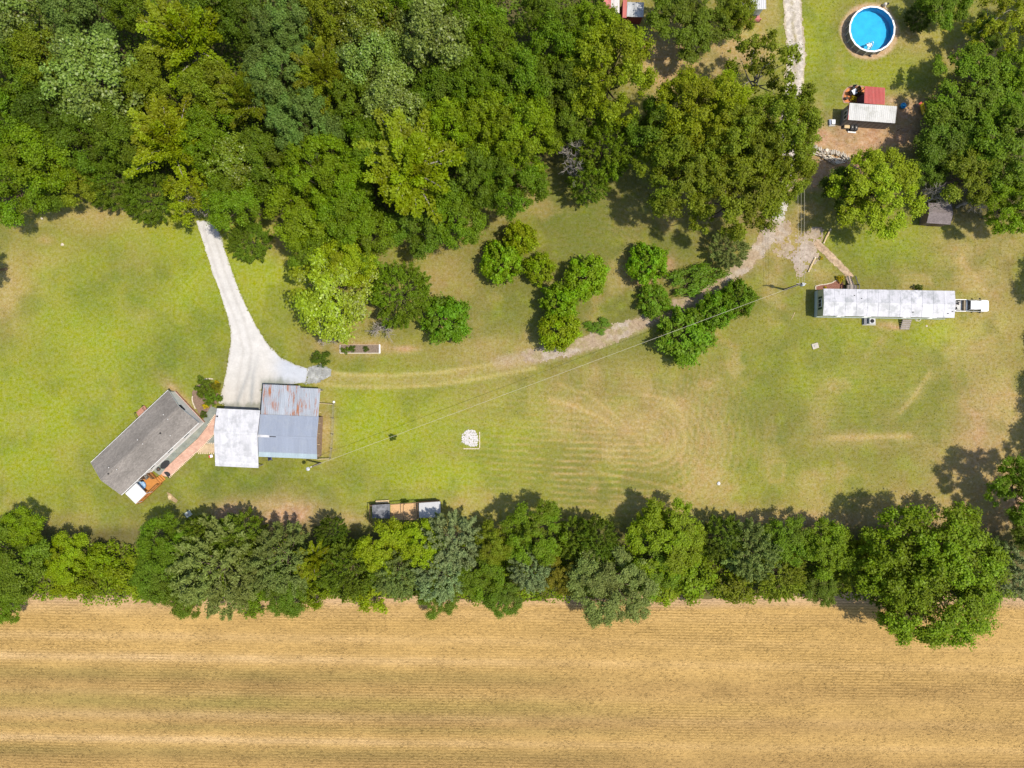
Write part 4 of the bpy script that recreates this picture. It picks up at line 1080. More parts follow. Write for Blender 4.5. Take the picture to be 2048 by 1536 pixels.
# ---------------------------------------------------------------- grey-roofed house
EH = 2.75
c, rz, HL, HW = rectfit((181, 924), (337, 781), (396, 845), (243, 991), EH)
house = empty('house', c, rz, 'long grey shingle roofed house with white siding, set at an angle', 'house')
hx, hy = HL/2, HW/2; RH = EH+1.35
wx, wy = hx-0.22, hy-0.10
mb = MB(); mb.box(-wx, wx, -wy, wy, 0.45, EH-0.02)
for s in (-1, 1): mb.quad((s*wx, -wy, EH-0.02), (s*wx, wy, EH-0.02), (s*wx, 0, RH-0.14))
mb.build('wall', M_WHITE, house)
MB().box(-wx-0.03, wx+0.03, -wy-0.03, wy+0.03, -0.1, 0.46).build('skirt', M_WHITE, house)
MB().box(wx+0.031, wx+0.10, -wy, wy, -0.1, 0.5).build('brick_skirt', M_BRICK, house)
MB().slab([(-hx, -hy, EH), (hx, -hy, EH), (hx, 0, RH), (-hx, 0, RH)], 0.12).build('roof_slope', M_SHINGLE, house)
MB().slab([(-hx, 0, RH), (hx, 0, RH), (hx, hy, EH), (-hx, hy, EH)], 0.12).build('roof_slope', M_SHINGLE, house)
MB().slab([(-hx, -0.14, RH-0.02), (hx, -0.14, RH-0.02), (hx, 0.14, RH-0.02), (-hx, 0.14, RH-0.02)], 0.03).build('ridge_cap', M_SHINGLE, house, loc=(0, 0, 0.03))
for s in (-1, 1):
    MB().box(-hx, hx, s*hy-0.06 if s < 0 else s*hy, s*hy if s < 0 else s*hy+0.06, EH-0.14, EH-0.02).build('gutter', M_TRIM, house)
for s in (-1, 1):
    for t in (-1, 1):
        MB().quad((s*(hx+0.02), t*hy, EH-0.15), (s*(hx+0.02), t*hy, EH+0.02), (s*(hx+0.02), 0, RH+0.02), (s*(hx+0.02), 0, RH-0.15)).build('fascia', M_TRIM, house)
# vents and pipes through the roof (photo positions)
def roof_z(y): return EH+(RH-EH)*(1-abs(y)/hy)
pv = MB().lathe([(0.07, 0), (0.07, 0.24), (0.09, 0.25), (0.09, 0.30), (0.0, 0.31)], 10).mesh('vent_pipe', plain('vent_grey', (0.46, 0.44, 0.42), 0.6, 0.1), True)
for (x, y) in ((331, 829), (341, 838), (341, 871), (280, 879), (291, 887), (223, 934), (239, 938)):
    q = loc_in(house, x, y, 3.4); link('vent_pipe', pv, house, (q.x, q.y, roof_z(q.y)-0.05))
fv = MB().box(-0.10, 0.10, -0.10, 0.10, 0, 0.16).mesh('flue', M_DARK)
for (x, y) in ((324, 866), (223, 946)):
    q = loc_in(house, x, y, 3.3); link('flue', fv, house, (q.x, q.y, roof_z(q.y)-0.03))
MB().box(wx, wx+0.05, -0.5, 0.5, EH-0.25, EH+0.45).build('gable_louver', M_DARK, house)
def window(parent, x0, x1, z0, z1, y, side, fm=M_TRIM):
    """window in a wall facing -y (side=-1) or +y (side=1): frame with pane as sub-part"""
    y0, y1 = (y-0.06, y+0.02) if side < 0 else (y-0.02, y+0.06)
    mb = MB(); w = 0.07
    mb.box(x0, x1, y0, y1, z0, z0+w).box(x0, x1, y0, y1, z1-w, z1).box(x0, x0+w, y0, y1, z0+w, z1-w).box(x1-w, x1, y0, y1, z0+w, z1-w)
    f = mb.build('window', fm, parent)
    MB().box(x0+w, x1-w, y-0.015 if side < 0 else y, y if side < 0 else y+0.015, z0+w, z1-w).build('pane', M_GLASS, f)
    return f
for x0, x1 in ((1.0, 2.2), (4.4, 5.6), (-2.6, -1.6)): window(house, x0, x1, 1.2, 2.2, -wy, -1)
d = MB().box(-4.9, -4.0, -wy-0.05, -wy+0.02, 0.55, 2.5).build('door', M_BROWNWOOD, house)
MB().lathe([(0.035, 0), (0.035, 0.06)], 8).build('handle', M_TRIM, d, loc=(-4.1, -wy-0.1, 1.45))
for x0, x1 in ((-5, -3.6), (2.4, 3.8)): window(house, x0, x1, 1.2, 2.2, wy, 1)

# brick stoop on the back wall
q = loc_in(house, 277, 817, 0.5)
st = empty('back_stoop', Vector(house.matrix_basis @ Vector((q.x, hy+0.35, 0))), rz, 'small red brick stoop with dark rails against the back of the house', 'stoop')
MB().box(-0.85, 0.85, -0.6, 0.7, -0.05, 0.55).build('landing', M_BRICK, st)
MB().box(-0.85, 0.85, 0.7, 1.05, -0.05, 0.36).build('step', M_BRICK, st)
MB().box(-0.85, 0.85, 1.05, 1.4, -0.05, 0.18).build('step', M_BRICK, st)
for s in (-1, 1):
    mb = MB(); mb.tube([(s*0.8, -0.5, 0.5), (s*0.8, -0.5, 1.4), (s*0.8, 0.6, 1.4), (s*0.8, 1.3, 0.95), (s*0.8, 1.3, 0.1)], 0.035, 6)
    mb.build('handrail', M_DARK, st)

# ---------------------------------------------------------------- patio, brick walk, deck
def poly_slab(name, pts, z, t, mat, **tags):
    w = [P(x, y, 0) for x, y in pts]
    if sum((w[i].x*w[(i+1) % len(w)].y-w[(i+1) % len(w)].x*w[i].y) for i in range(len(w))) < 0: w.reverse()
    o = MB().slab([(p.x, p.y, z) for p in w], t).build(name, mat); return tag(o, **tags)
M_SLATE = plain('slate_concrete', (0.165, 0.185, 0.165), 0.85, 0.22, 1.6, dirt=(0.26, 0.25, 0.2), dirt_amt=0.6)
M_PINK = paver_mat('pink_paver', (0.42, 0.225, 0.16), (0.50, 0.30, 0.22), (0.38, 0.31, 0.25))
poly_slab('patio', [(423,812),(436,818),(433,828),(414,853),(396,876),(354,914),(333,934),(321,951),(305,940),(322,924),(405,845),(409,834)], 0.08, 0.2, M_SLATE, kind='structure')
poly_slab('patio', [(412,884),(432,868),(430,888),(411,887.5)], 0.075, 0.2, M_SLATE, kind='structure')
path = poly_slab('brick_path', [(436,824),(433,850),(430,866),(411,887),(392,905),(374,921),(340,954),(328,952),(322,949),(333,935),(354,915),(396,877),(414,854),(432,828)], 0.094, 0.2, M_PINK, kind='structure')
poly_slab('brick_path', [(410,888.5),(432,888.5),(431,905),(393,905)], 0.088, 0.2, plain('tan_paver', (0.40, 0.30, 0.19), 0.9, 0.2, 4), kind='structure')
mb = MB()
def teeth(mb, pts, step=3.3, z=0.1):
    for (a, b) in zip(pts[:-1], pts[1:]):
        A, B_ = P(*a), P(*b); L_ = (B_-A).length; d = (B_-A)/L_; n = Vector((-d.y, d.x, 0)); k = int(L_/(step*MPP))
        for i in range(k):
            p = A+d*(i+0.5)*L_/k; u = d*0.055; w = n*0.115
            q = [p-u-w, p+u-w, p+u+w, p-u+w]
            mb.slab([(v.x, v.y, z+0.05) for v in q], 0.12)
teeth(mb, [(432,834),(429,868),(411,888),(374,922),(339,955)])
teeth(mb, [(396,906.5),(429,906.5)]); teeth(mb, [(411,886.5),(430,887)]); teeth(mb, [(436,817),(448,819)])
teeth(mb, [(431,829),(416,851)])
tag(mb.build('edging_bricks', plain('cream_brick', (0.60, 0.47, 0.34), 0.9, 0.2, 4)), 'cream edging bricks set like teeth along the pink brick path', 'edging', kind='stuff')

DZ = 0.6
dk = empty('deck', P(300, 977, 0), rz, 'orange stained timber deck with rails along the house', 'deck')
o = loc_in(dk, 0, 0)
a = loc_in(dk, 302, 942, 0); b = loc_in(dk, 256, 986, 0); c3 = loc_in(dk, 279, 1007, DZ); d4 = loc_in(dk, 327, 962, DZ)
x0, x1 = c3.x+0.1, a.x; y1 = a.y-0.15; y0 = (c3.y+d4.y)/2
mb = MB(); nb = int((y1-y0)/0.145)
plank = MB().box(x0, x1, 0, 0.137, DZ-0.04, DZ).mesh('plank', M_DECK)
for i in range(nb): link('plank', plank, dk, (0, y0+i*0.145, 0.003*(i % 3)))
MB().box(x0, x1, y0-0.04, y0-0.002, 0.0, DZ-0.045).build('skirt_board', M_DECKRAIL, dk)
MB().box(x1+0.002, x1+0.04, y0, y1, 0.0, DZ-0.045).build('skirt_board', M_DECKRAIL, dk)
MB().box(x0-0.04, x0-0.002, y0, y1, 0.0, DZ-0.045).build('skirt_board', M_DECKRAIL, dk)
def railing(parent, A, B, z0, mat, h=0.95, bal=0.16):
    A = Vector(A); B = Vector(B); L_ = (B-A).length; d = (B-A)/L_; n = Vector((-d.y, d.x))
    def bar(p0, p1, w, za, zb, name):
        q = [p0-n*w, p1-n*w, p1+n*w, p0+n*w]
        MB().slab([(v.x, v.y, zb) for v in q], zb-za).build(name, mat, parent)
    bar(A, B, 0.07, z0+h-0.04, z0+h, 'top_rail'); bar(A, B, 0.025, z0+0.1, z0+0.16, 'bottom_rail')
    k = max(1, round(L_/1.4)); mbp = None
    for i in range(k+1):
        p = A+d*L_*i/k; bar(p-d*0.045, p+d*0.045, 0.046, z0-0.5, z0+h-0.045, 'post')
    mb = MB(); m = int(L_/bal)
    for i in range(m):
        p = A+d*L_*(i+0.5)/m; mb.box(p.x-0.016, p.x+0.016, p.y-0.016, p.y+0.016, z0+0.165, z0+h-0.045)
    tag(mb.build('balusters', mat, parent), kind='stuff')
railing(dk, (x0, y0+0.05), (x1-0.1, y0+0.05), DZ+0.002, M_DECKRAIL)
railing(dk, (x0+0.05, y0+0.2), (x0+0.05, y1-0.1), DZ+0.002, M_DECKRAIL)
railing(dk, (x1-0.05, y0+1.25), (x1-0.05, y1-0.1), DZ+0.002, M_BROWNWOOD)
for i in range(3): MB().box(x1+0.05+i*0.28, x1+0.31+i*0.28, y0+0.1, y0+1.15, 0.0, DZ-0.15*(i+1)).build('stair_tread', M_DECK, dk)

c, r2, AL, AW = rectfit((250, 987), (272, 967), (292, 987), (271, 1008), 2.6)
aw = empty('porch_awning', c, r2, 'flat white metal awning over the end of the orange deck', 'awning')
tw = tin('white_awning_tin', (0.50, 0.495, 0.49), 0.05, sheetvar=0.02)
lay_sheets(aw, -AL/2, AL/2, AW/2, 2.62, -AW/2, 2.48, tw, 0.55, 2, 0.025, 'awning_panel')
mb = MB()
for x in (-AL/2, AL/2-0.05): MB().box(x, x+0.05, -AW/2, AW/2, 2.36, 2.46).build('beam', M_TRIM, aw)
for x in (-AL/2+0.03, AL/2-0.08): MB().box(x, x+0.06, -AW/2+0.03, -AW/2+0.09, DZ, 2.36).build('post', M_TRIM, aw)

# things on the patio and deck
def on_deck(px, py): return P(px, py, DZ)
ds = empty('daybed', P(282, 971, DZ+0.3)+Vector((0, 0, -0.3)), rz, 'round dark rimmed daybed with blue cushion on the deck', 'daybed')
mb = MB(); n = 14
for i in range(n):
    t0 = math.radians(20+i*210/n); t1 = math.radians(20+(i+1)*210/n)
    p = [(math.cos(t)*r, math.sin(t)*r) for t, r in ((t0, 0.72), (t0, 0.84), (t1, 0.84), (t1, 0.72))]
    mb.slab([(*p[1], 0.85), (*p[2], 0.85), (*p[3], 0.85), (*p[0], 0.85)], 0.83)
mb.build('wicker_rim', M_DARK, ds)
MB().lathe([(0.6, 0.0), (0.7, 0.05), (0.71, 0.34), (0.62, 0.40), (0.0, 0.42)], 20).build('cushion', plain('blue_cushion', (0.12, 0.26, 0.44), 0.8, 0.35, 6, dirt=(0.5, 0.55, 0.6), dirt_amt=0.8), ds, True)
MB().lathe([(0.0, 0.42), (0.24, 0.46), (0.28, 0.56), (0.0, 0.64)], 12).build('pillow', plain('pale_cushion', (0.5, 0.55, 0.62), 0.8, 0.2, 6), ds, True, loc=(-0.2, 0.25, 0))
def chair(px, py, z, rz_, name, label, mat, frame):
    e = empty(name, P(px, py, z), rz_, label, 'chair')
    bevel(MB().box(-0.26, 0.26, -0.26, 0.26, 0.38, 0.46).build('seat', mat, e), 0.03)
    bevel(MB().slab([(-0.26, 0.24, 0.95), (0.26, 0.24, 0.95), (0.26, 0.34, 0.95), (-0.26, 0.34, 0.95)], 0.5).build('backrest', mat, e), 0.03)
    leg = MB().box(-0.025, 0.025, -0.025, 0.025, 0, 0.375).mesh('leg', frame)
    for x in (-0.22, 0.22):
        for y in (-0.22, 0.22): link('leg', leg, e, (x, y, 0))
    for s in (-1, 1): MB().box(s*0.29-0.03, s*0.29+0.03, -0.24, 0.3, 0.58, 0.62).build('armrest', frame, e)
    return e
chair(296, 953, DZ, rz+math.radians(180), 'deck_chair', 'grey cushioned chair on the deck beside the house wall', plain('grey_fabric', (0.14, 0.14, 0.13), 0.9, 0.2, 6), M_DARK)
chair(288.5, 953.5, DZ, rz+math.radians(30), 'deck_chair', 'black chair on the deck tucked under the eave', M_BLACK, M_DARK)
def disc(name, px, py, rx, ry, rot, z, t, mat, label, cat, half=False):
    e = P(px, py, z); mb = MB(); n = 20; rr = math.radians(rot); pts = []
    for i in range(n if not half else n//2+1):
        a_ = 2*math.pi*i/n; x, y = rx*math.cos(a_), ry*math.sin(a_)
        pts.append((x*math.cos(rr)-y*math.sin(rr), x*math.sin(rr)+y*math.cos(rr), t))
    o = mb.slab(pts, t).build(name, mat); o.location = (e.x, e.y, z); return tag(o, label, cat)
disc('floor_mat', 330, 929, 0.86, 0.52, 40, 0.085, 0.03, M_BLACK, 'black oval mat on the slate patio beside the house', 'mat')
disc('floor_mat', 333, 951, 0.62, 0.62, -48, 0.10, 0.03, M_BLACK, 'black half round mat at the foot of the deck stairs', 'mat', half=True)
pt = empty('planter_pot', P(319, 938, 0.08), 0, 'small dark round pot between oval mat and deck', 'pot')
MB().lathe([(0.2, 0.0), (0.28, 0.35), (0.30, 0.40), (0.25, 0.40), (0.22, 0.34), (0.0, 0.34)], 14).build('pot', M_BLACK, pt, True)
MB().lathe([(0.0, 0.341), (0.21, 0.345), (0.0, 0.36)], 10).build('earth', plain('potting_earth', (0.07, 0.05, 0.035), 1.0, 0.3), pt)

# ---------------------------------------------------------------- white-roofed barn
ZE, ZR = 3.1, 3.75
c, r3, BL_, BW_ = rectfit((433.5, 816.3), (520.6, 821), (516, 912.5), (429.5, 909), ZE)
barn = empty('white_barn', c, r3, 'barn with weathered white metal roof next to the blue-grey roofed barn', 'barn')
bx, by = BL_/2, BW_/2
twhite = tin('white_barn_tin', (0.455, 0.455, 0.475), 0.10, stain=(0.32, 0.325, 0.34), stain_amt=0.9, srng_=(0.47, 0.64), sheetvar=0.07)
lay_sheets(barn, -bx, bx, 0, ZR, by, ZE, twhite, 0.92, 5, 0.03)
lay_sheets(barn, -bx, bx, 0, ZR, -by, ZE, twhite, 0.92, 5, 0.03)
MB().slab([(-bx, -0.15, ZR+0.035), (bx, -0.15, ZR+0.035), (bx, 0.15, ZR+0.035), (-bx, 0.15, ZR+0.035)], 0.02).build('ridge_cap', twhite, barn)
lw = 24*MPP*0.97
nstrip = 5
for i in range(nstrip):
    ya = -by-lw*i/nstrip; yb = -by-lw*(i+1)/nstrip; za = ZE-0.06-0.09*i/nstrip*4; zb = ZE-0.06-0.09*(i+1)/nstrip*4
    MB().slab([(-bx, yb, zb+0.0), (bx, yb, zb), (bx, ya+0.06, za+0.03), (-bx, ya+0.06, za+0.03)], 0.02).build('porch_roof_strip', twhite, barn)
M_BARNWALL = plain('barn_boards', (0.17, 0.13, 0.11), 0.9, 0.25, 3)
wz = ZE-0.12
MB().box(-bx+0.25, -bx+0.33, -by+0.2, by-0.2, 0, wz).build('side_wall', M_BARNWALL, barn)
MB().box(bx-0.33, bx-0.25, -by+0.2, by-0.2, 0, wz).build('side_wall', M_BARNWALL, barn)
MB().box(-bx+0.335, bx-0.335, -by+0.2, -by+0.28, 0, wz).build('back_wall', M_BARNWALL, barn)
for x in (-bx+0.34, -0.08, bx-0.5): MB().box(x, x+0.16, by-0.42, by-0.26, 0, wz).build('post', M_GREYWOOD, barn)
for x in (-bx+0.2, 0, bx-0.34): MB().box(x, x+0.12, -by-lw+0.15, -by-lw+0.27, 0, ZE-0.6).build('porch_post', M_GREYWOOD, barn)
MB().box(-bx, bx, by-0.04, by+0.0, wz-0.06, ZE-0.04).build('fascia', M_DARK, barn)
q = loc_in(barn, 436, 832.5, 3.2)
MB().lathe([(0.09, 0), (0.09, 0.35), (0.14, 0.36), (0.0, 0.44)], 10).build('flue_pipe', M_DARK, barn, loc=(q.x, q.y, 3.15))

# ---------------------------------------------------------------- blue-grey roofed barn
ZE2, ZR2 = 2.85, 3.45
c, r4, CL_, CW_ = rectfit((521, 828.6), (637.2, 833.4), (634.4, 918), (516.2, 913.4), ZE2)
shed = empty('grey_barn', c, r4, 'barn with blue-grey metal roof and rusty streaked lean-to', 'barn')
cx, cy = CL_/2, CW_/2
tblue = tin('blue_grey_tin', (0.215, 0.245, 0.305), 0.05, stain=(0.26, 0.285, 0.32), stain_amt=0.5, sheetvar=0.05)
trust = tin('rusty_tin', (0.27, 0.295, 0.335), 0.10, stain=(0.22, 0.245, 0.27), stain_amt=0.5, rust=1.0, sheetvar=0.08)
tclear = tin('fibreglass_tin', (0.28, 0.35, 0.385), 0.08, sheetvar=0.05)
lay_sheets(shed, -cx, cx, 0, ZR2, cy, ZE2, tblue, 0.92, 4, 0.035)
lay_sheets(shed, -cx, cx, 0, ZR2, -cy+0.75, ZE2+0.11, tblue, 0.92, 4, 0.035)
lay_sheets(shed, -cx, cx, -cy+0.80, ZE2+0.09, -cy, ZE2-0.02, tclear, 0.92, 4, 0.035, 'clear_roof_sheet')
MB().slab([(-cx, -0.14, ZR2+0.04), (cx, -0.14, ZR2+0.04), (cx, 0.14, ZR2+0.04), (-cx, 0.14, ZR2+0.04)], 0.02).build('ridge_cap', tblue, shed)
MB().slab([(-cx+0.02, -0.19, ZR2+0.062), (-cx+1.75, -0.17, ZR2+0.062), (-cx+1.75, 0.17, ZR2+0.062), (-cx+0.02, 0.19, ZR2+0.062)], 0.02).build('ridge_patch', twhite, shed)
MB().slab([(-cx+1.78, -0.09, ZR2+0.058), (-cx+2.75, -0.09, ZR2+0.058), (-cx+2.75, 0.03, ZR2+0.058), (-cx+1.78, 0.03, ZR2+0.058)], 0.015).build('ridge_patch', M_DARK, shed)
ly = loc_in(shed, 560, 770, 2.3).y; ly2 = loc_in(shed, 620, 776.5, 2.3).y; lj = loc_in(shed, 600.3, 774, 2.3).x; lx1 = loc_in(shed, 639.5, 800, 2.4).x
lay_sheets(shed, -cx+0.05, lj, cy-0.02, ZE2-0.14, ly, 2.25, trust, 0.9, 3, 0.04, 'rusty_roof_sheet')
lay_sheets(shed, lj, lx1, cy-0.02, ZE2-0.13, ly2, 2.28, trust, 0.75, 3, 0.04, 'rusty_roof_sheet')
M_SHEDWALL = plain('shed_boards', (0.24, 0.16, 0.11), 0.9, 0.25, 3)
MB().box(cx-0.2, cx-0.12, -cy+0.15, cy-0.1, 0, ZE2-0.1).build('side_wall', M_SHEDWALL, shed)
MB().box(-cx+0.15, cx-0.21, -cy+0.3, -cy+0.38, 0, ZE2-0.12).build('back_wall', M_SHEDWALL, shed)
MB().box(-cx+0.12, -cx+0.2, -cy+0.39, cy-0.1, 0, ZE2-0.1).build('side_wall', M_SHEDWALL, shed)
MB().box(-cx+0.21, cx-0.21, cy-0.25, cy-0.17, 0, ZE2-0.2).build('front_wall', M_SHEDWALL, shed)
for x in (-cx+0.15, 0, lj-0.2, lx1-0.3): MB().box(x, x+0.13, (ly2 if x > lj-0.1 else ly)-0.3, (ly2 if x > lj-0.1 else ly)-0.17, 0, 2.1).build('post', M_GREYWOOD, shed)
MB().box(-cx+0.05, lj, ly-0.02, ly+0.02, 2.1, 2.22).build('fascia', M_DARK, shed)
MB().box(lj+0.01, lx1, ly2-0.02, ly2+0.02, 2.12, 2.24).build('fascia', M_DARK, shed)
for i, y in enumerate(np.linspace(-cy+0.6, ly2-0.4, 7)): MB().box(lx1-0.3 if y > cy else cx-0.1, (lx1 if y > cy else cx)+0.28, y-0.025, y+0.025, 2.2 if y > cy else ZE2-0.2, 2.25 if y > cy else ZE2-0.15).build('purlin_end', M_PALEWOOD, shed)

# ---------------------------------------------------------------- wire pen beside the grey barn
pen = empty('wire_pen', P(652, 860, 0), r4, 'wire fenced pen on brown ground along the grey barn', 'fence')
pts = [(639, 806), (669, 808), (668, 836), (667, 868), (665, 897), (662, 916), (638, 917)]
LP = [loc_in(pen, x, y, 0) for x, y in pts]
for v in LP: MB().tube([(v.x, v.y, -0.1), (v.x, v.y, 1.3)], 0.05, 6).build('post', M_GREYWOOD, pen)
for a_, b_ in zip(LP[:-1], LP[1:]):
    mb = MB()
    for z in (0.15, 0.45, 0.75, 1.0, 1.25): mb.tube([(a_.x, a_.y, z), (b_.x, b_.y, z)], 0.008, 4)
    k = int((b_-a_).length/0.35)
    for i in range(k):
        p = a_.lerp(b_, (i+0.5)/k); mb.tube([(p.x, p.y, 0.15), (p.x, p.y, 1.25)], 0.006, 3)
    mb.build('wire_panel', plain('fence_wire', (0.3, 0.29, 0.27), 0.6, 0.1, metal=0.4), pen)
for a_, b_ in ((LP[0], LP[1]), (LP[5], LP[6])): MB().tube([(a_.x, a_.y, 1.27), (b_.x, b_.y, 1.27)], 0.045, 6).build('top_pole', M_PALEWOOD, pen)
bk = empty('bucket', P(669, 804, 0), 0, 'white bucket at the corner of the wire pen', 'bucket')
MB().lathe([(0.14, 0), (0.19, 0.36), (0.17, 0.36), (0.13, 0.04), (0.0, 0.04)], 12).build('pail', M_TRIM, bk, True)
MB().tube([(0.18*math.cos(t), 0.02, 0.36+0.12*math.sin(t)) for t in np.linspace(0, math.pi, 8)], 0.008, 4).build('bail', M_DARK, bk)
# bits at the barn feet
bc = empty('gas_can', P(424, 912, 0), 0.2, 'red and white cooler at the left foot of the white barn', 'cooler')
bevel(MB().box(-0.35, 0.2, -0.22, 0.22, 0, 0.42).build('body', plain('red_plastic', (0.45, 0.06, 0.05), 0.45, 0.08), bc), 0.04)
bevel(MB().box(-0.10, 0.32, -0.2, 0.24, 0.43, 0.52).build('lid', M_TRIM, bc), 0.03)
bc.name = 'cooler'
mw = empty('push_mower', P(541, 917, 0), 0.1, 'dark blue push mower half under the grey barn eave', 'mower')
bevel(MB().box(-0.30, 0.30, -0.25, 0.25, 0.16, 0.32).build('mower_deck', plain('navy_paint', (0.03, 0.04, 0.11), 0.4, 0.1), mw), 0.05)
MB().lathe([(0.16, 0.33), (0.17, 0.5), (0.1, 0.55), (0, 0.55)], 12).build('engine', M_DARK, mw)
for x in (-0.27, 0.27):
    for y in (-0.29, 0.29): MB().tube([(x, y-0.03, 0.11), (x, y+0.03, 0.11)], 0.11, 12).build('wheel', M_BLACK, mw)
MB().tube([(-0.3, -0.2, 0.3), (-0.95, -0.2, 0.9), (-0.95, 0.2, 0.9), (-0.3, 0.2, 0.3)], 0.015, 5).build('handle', M_DARK, mw)

# ---------------------------------------------------------------- mobile home
ZM, ZMR = 3.05, 3.30
c, r5, ML, MW = rectfit((1647, 577.5), (1908.6, 581.5), (1910, 636), (1646, 631), ZM)
mob = empty('mobile_home', c, r5, 'long mobile home with pale weathered roof and green shuttered end window', 'mobile home')
mx, my = ML/2, MW/2
tm = tin('mobile_roof_coating', (0.40, 0.40, 0.43), 0.10, stain=(0.255, 0.265, 0.28), stain_amt=1.0, srng_=(0.46, 0.60), sheetvar=0.09)
M_CREAM = plain('sage_siding', (0.40, 0.41, 0.27), 0.7, 0.07, 2)
M_SKIRT = plain('pale_skirting', (0.46, 0.52, 0.48), 0.7, 0.06, 2)
nseg = 12
for s in (1, -1):
    for i in range(nseg):
        xa, xb = -mx+ML*i/nseg, -mx+ML*(i+1)/nseg-0.006
        dz = srng.random()*0.01
        pts = [(xa, 0, ZMR+dz), (xa, -my, ZM+dz), (xb, -my, ZM+dz), (xb, 0, ZMR+dz)] if s < 0 else [(xa, my, ZM+dz), (xa, 0.004, ZMR+dz), (xb, 0.004, ZMR+dz), (xb, my, ZM+dz)]
        MB().slab(pts, 0.04).build('roof_panel', tm, mob)
seam = MB().tube([(0, 0, 0), (0, -my, ZM-ZMR)], 0.022, 4).mesh('roof_seam', tm)
for i in range(1, nseg):
    link('roof_seam', seam, mob, (-mx+ML*i/nseg, 0, ZMR+0.01)); link('roof_seam', seam, mob, (-mx+ML*i/nseg, 0, ZMR+0.01), math.pi)
ex, ey = mx-0.06, my-0.06
mb = MB(); mb.box(-ex, ex, -ey, ey, 0.85, ZM-0.045)
for s in (-1, 1): mb.quad((s*ex, -ey, ZM-0.045), (s*ex, ey, ZM-0.045), (s*ex, 0, ZMR-0.05))
mb.build('wall', M_CREAM, mob)
MB().box(-ex-0.05, ex+0.05, -ey-0.05, ey+0.05, -0.1, 0.86).build('skirting', M_SKIRT, mob)
# end window facing the left, with two shutters
fr = MB().box(-ex-0.05, -ex+0.01, -0.62, 0.62, 1.35, 2.45).build('window', M_TRIM, mob)
for y in (-0.56, 0.02): MB().box(-ex-0.06, -ex-0.052, y, y+0.54, 1.41, 2.39).build('pane', M_GLASS, fr)
M_SHUT = plain('dark_green_paint', (0.018, 0.05, 0.028), 0.5, 0.1)
for y in (-0.98, 0.66): MB().box(-ex-0.05, -ex+0.01, y, y+0.32, 1.3, 2.5).build('shutter', M_SHUT, mob)
for x in (-7.5, -3.4, 2.6, 6.6): window(mob, x, x+1.1, 1.5, 2.4, -ey, -1); window(mob, x+0.8, x+1.9, 1.5, 2.4, ey, 1)
for (x, y) in ((1709, 591), (1723, 597), (1826, 624.5), (1896, 627), (1905, 623)):
    q = loc_in(mob, x, y, 3.2); MB().lathe([(0.06, 0), (0.06, 0.22), (0, 0.23)], 8).build('roof_vent', M_DARK, mob, loc=(q.x, q.y, 3.12))
M_STEP = plain('dark_step_wood', (0.085, 0.085, 0.075), 0.85, 0.25, 5)
# dark entrance stairs on the upper side
sp = loc_in(mob, 1702, 565, 0.5)
es = empty('entrance_stairs', Vector(mob.matrix_basis @ Vector((sp.x, ey+0.06, 0))), r5, 'dark wooden entrance stairs with railings above the mobile home', 'stairs')
MB().box(-0.75, 0.75, 0, 1.05, 0.70, 0.78).build('landing', M_GREYWOOD, es)
for i in range(4): MB().box(-0.42-0.06*i, 0.42-0.06*i, 1.06+0.3*i, 1.34+0.3*i, 0.52-0.16*i, 0.60-0.16*i).build('stair_tread', plain('pinkish_tread', (0.34, 0.27, 0.22), 0.85, 0.2, 5), es)
for s in (-1, 1):
    railing(es, (s*0.72, 0.05), (s*0.72, 1.0), 0.79, M_STEP, 0.9, 0.14)
    mb = MB(); x = s*0.62
    for k in range(9):
        y = 1.1+k*0.155; z = 0.62-k*0.075
        mb.box(x-0.02-0.012*k, x+0.02-0.012*k, y-0.02, y+0.02, max(z-0.25, 0.0), z+0.85)
    mb.build('stair_rail', M_STEP, es)
    MB().slab([(x-0.09, 1.02, 1.52), (x+0.09, 1.02, 1.52), (x+0.0, 2.4, 0.86), (x-0.18, 2.4, 0.86)], 0.05).build('hand_rail', M_STEP, es)
for x in (-0.7, 0.7):
    for y in (0.08, 0.95): MB().box(x-0.05, x+0.05, y-0.05, y+0.05, 0, 0.70).build('post', M_STEP, es)
# grey back stairs on the lower side
sp = loc_in(mob, 1812, 640, 0.4)
gs = empty('back_stairs', Vector(mob.matrix_basis @ Vector((sp.x, -ey-0.06, 0))), r5, 'weathered grey wooden steps below the mobile home', 'stairs')
for i in range(5): MB().box(-0.68, 0.68, -0.42-0.30*i, -0.14-0.30*i, 0.68-0.15*i, 0.74-0.15*i).build('stair_tread', M_GREYWOOD, gs)
for x in (-0.7, 0.64): MB().slab([(x, -1.65, 0.05), (x+0.05, -1.65, 0.05), (x+0.05, -0.1, 0.76), (x, -0.1, 0.76)], 0.16).build('stringer', M_GREYWOOD, gs)
# cooling unit on its pad
ac = empty('air_conditioner', P(1738, 643, 0), r5, 'grey air conditioning unit with round fan on a pad below the mobile home', 'air conditioner')
MB().box(-1.05, 1.0, -0.6, 0.62, -0.05, 0.10).build('pad', M_CONC, ac)
bevel(MB().box(-0.36, 0.46, -0.40, 0.42, 0.10, 0.86).build('casing', plain('grey_metal', (0.42, 0.43, 0.45), 0.5, 0.06), ac), 0.03)
MB().lathe([(0.30, 0.862), (0.31, 0.90), (0.26, 0.91), (0.24, 0.87)], 18).build('fan_ring', M_DARK, ac, loc=(0.05, 0, 0))
for i in range(3):
    a_ = i*2.094; MB().slab([(0.05+0.05*math.cos(a_), 0.05*math.sin(a_), 0.93), (0.05+0.24*math.cos(a_-0.3), 0.24*math.sin(a_-0.3), 0.93), (0.05+0.24*math.cos(a_+0.3), 0.24*math.sin(a_+0.3), 0.93)], 0.01).build('fan_blade', M_DARK, ac)
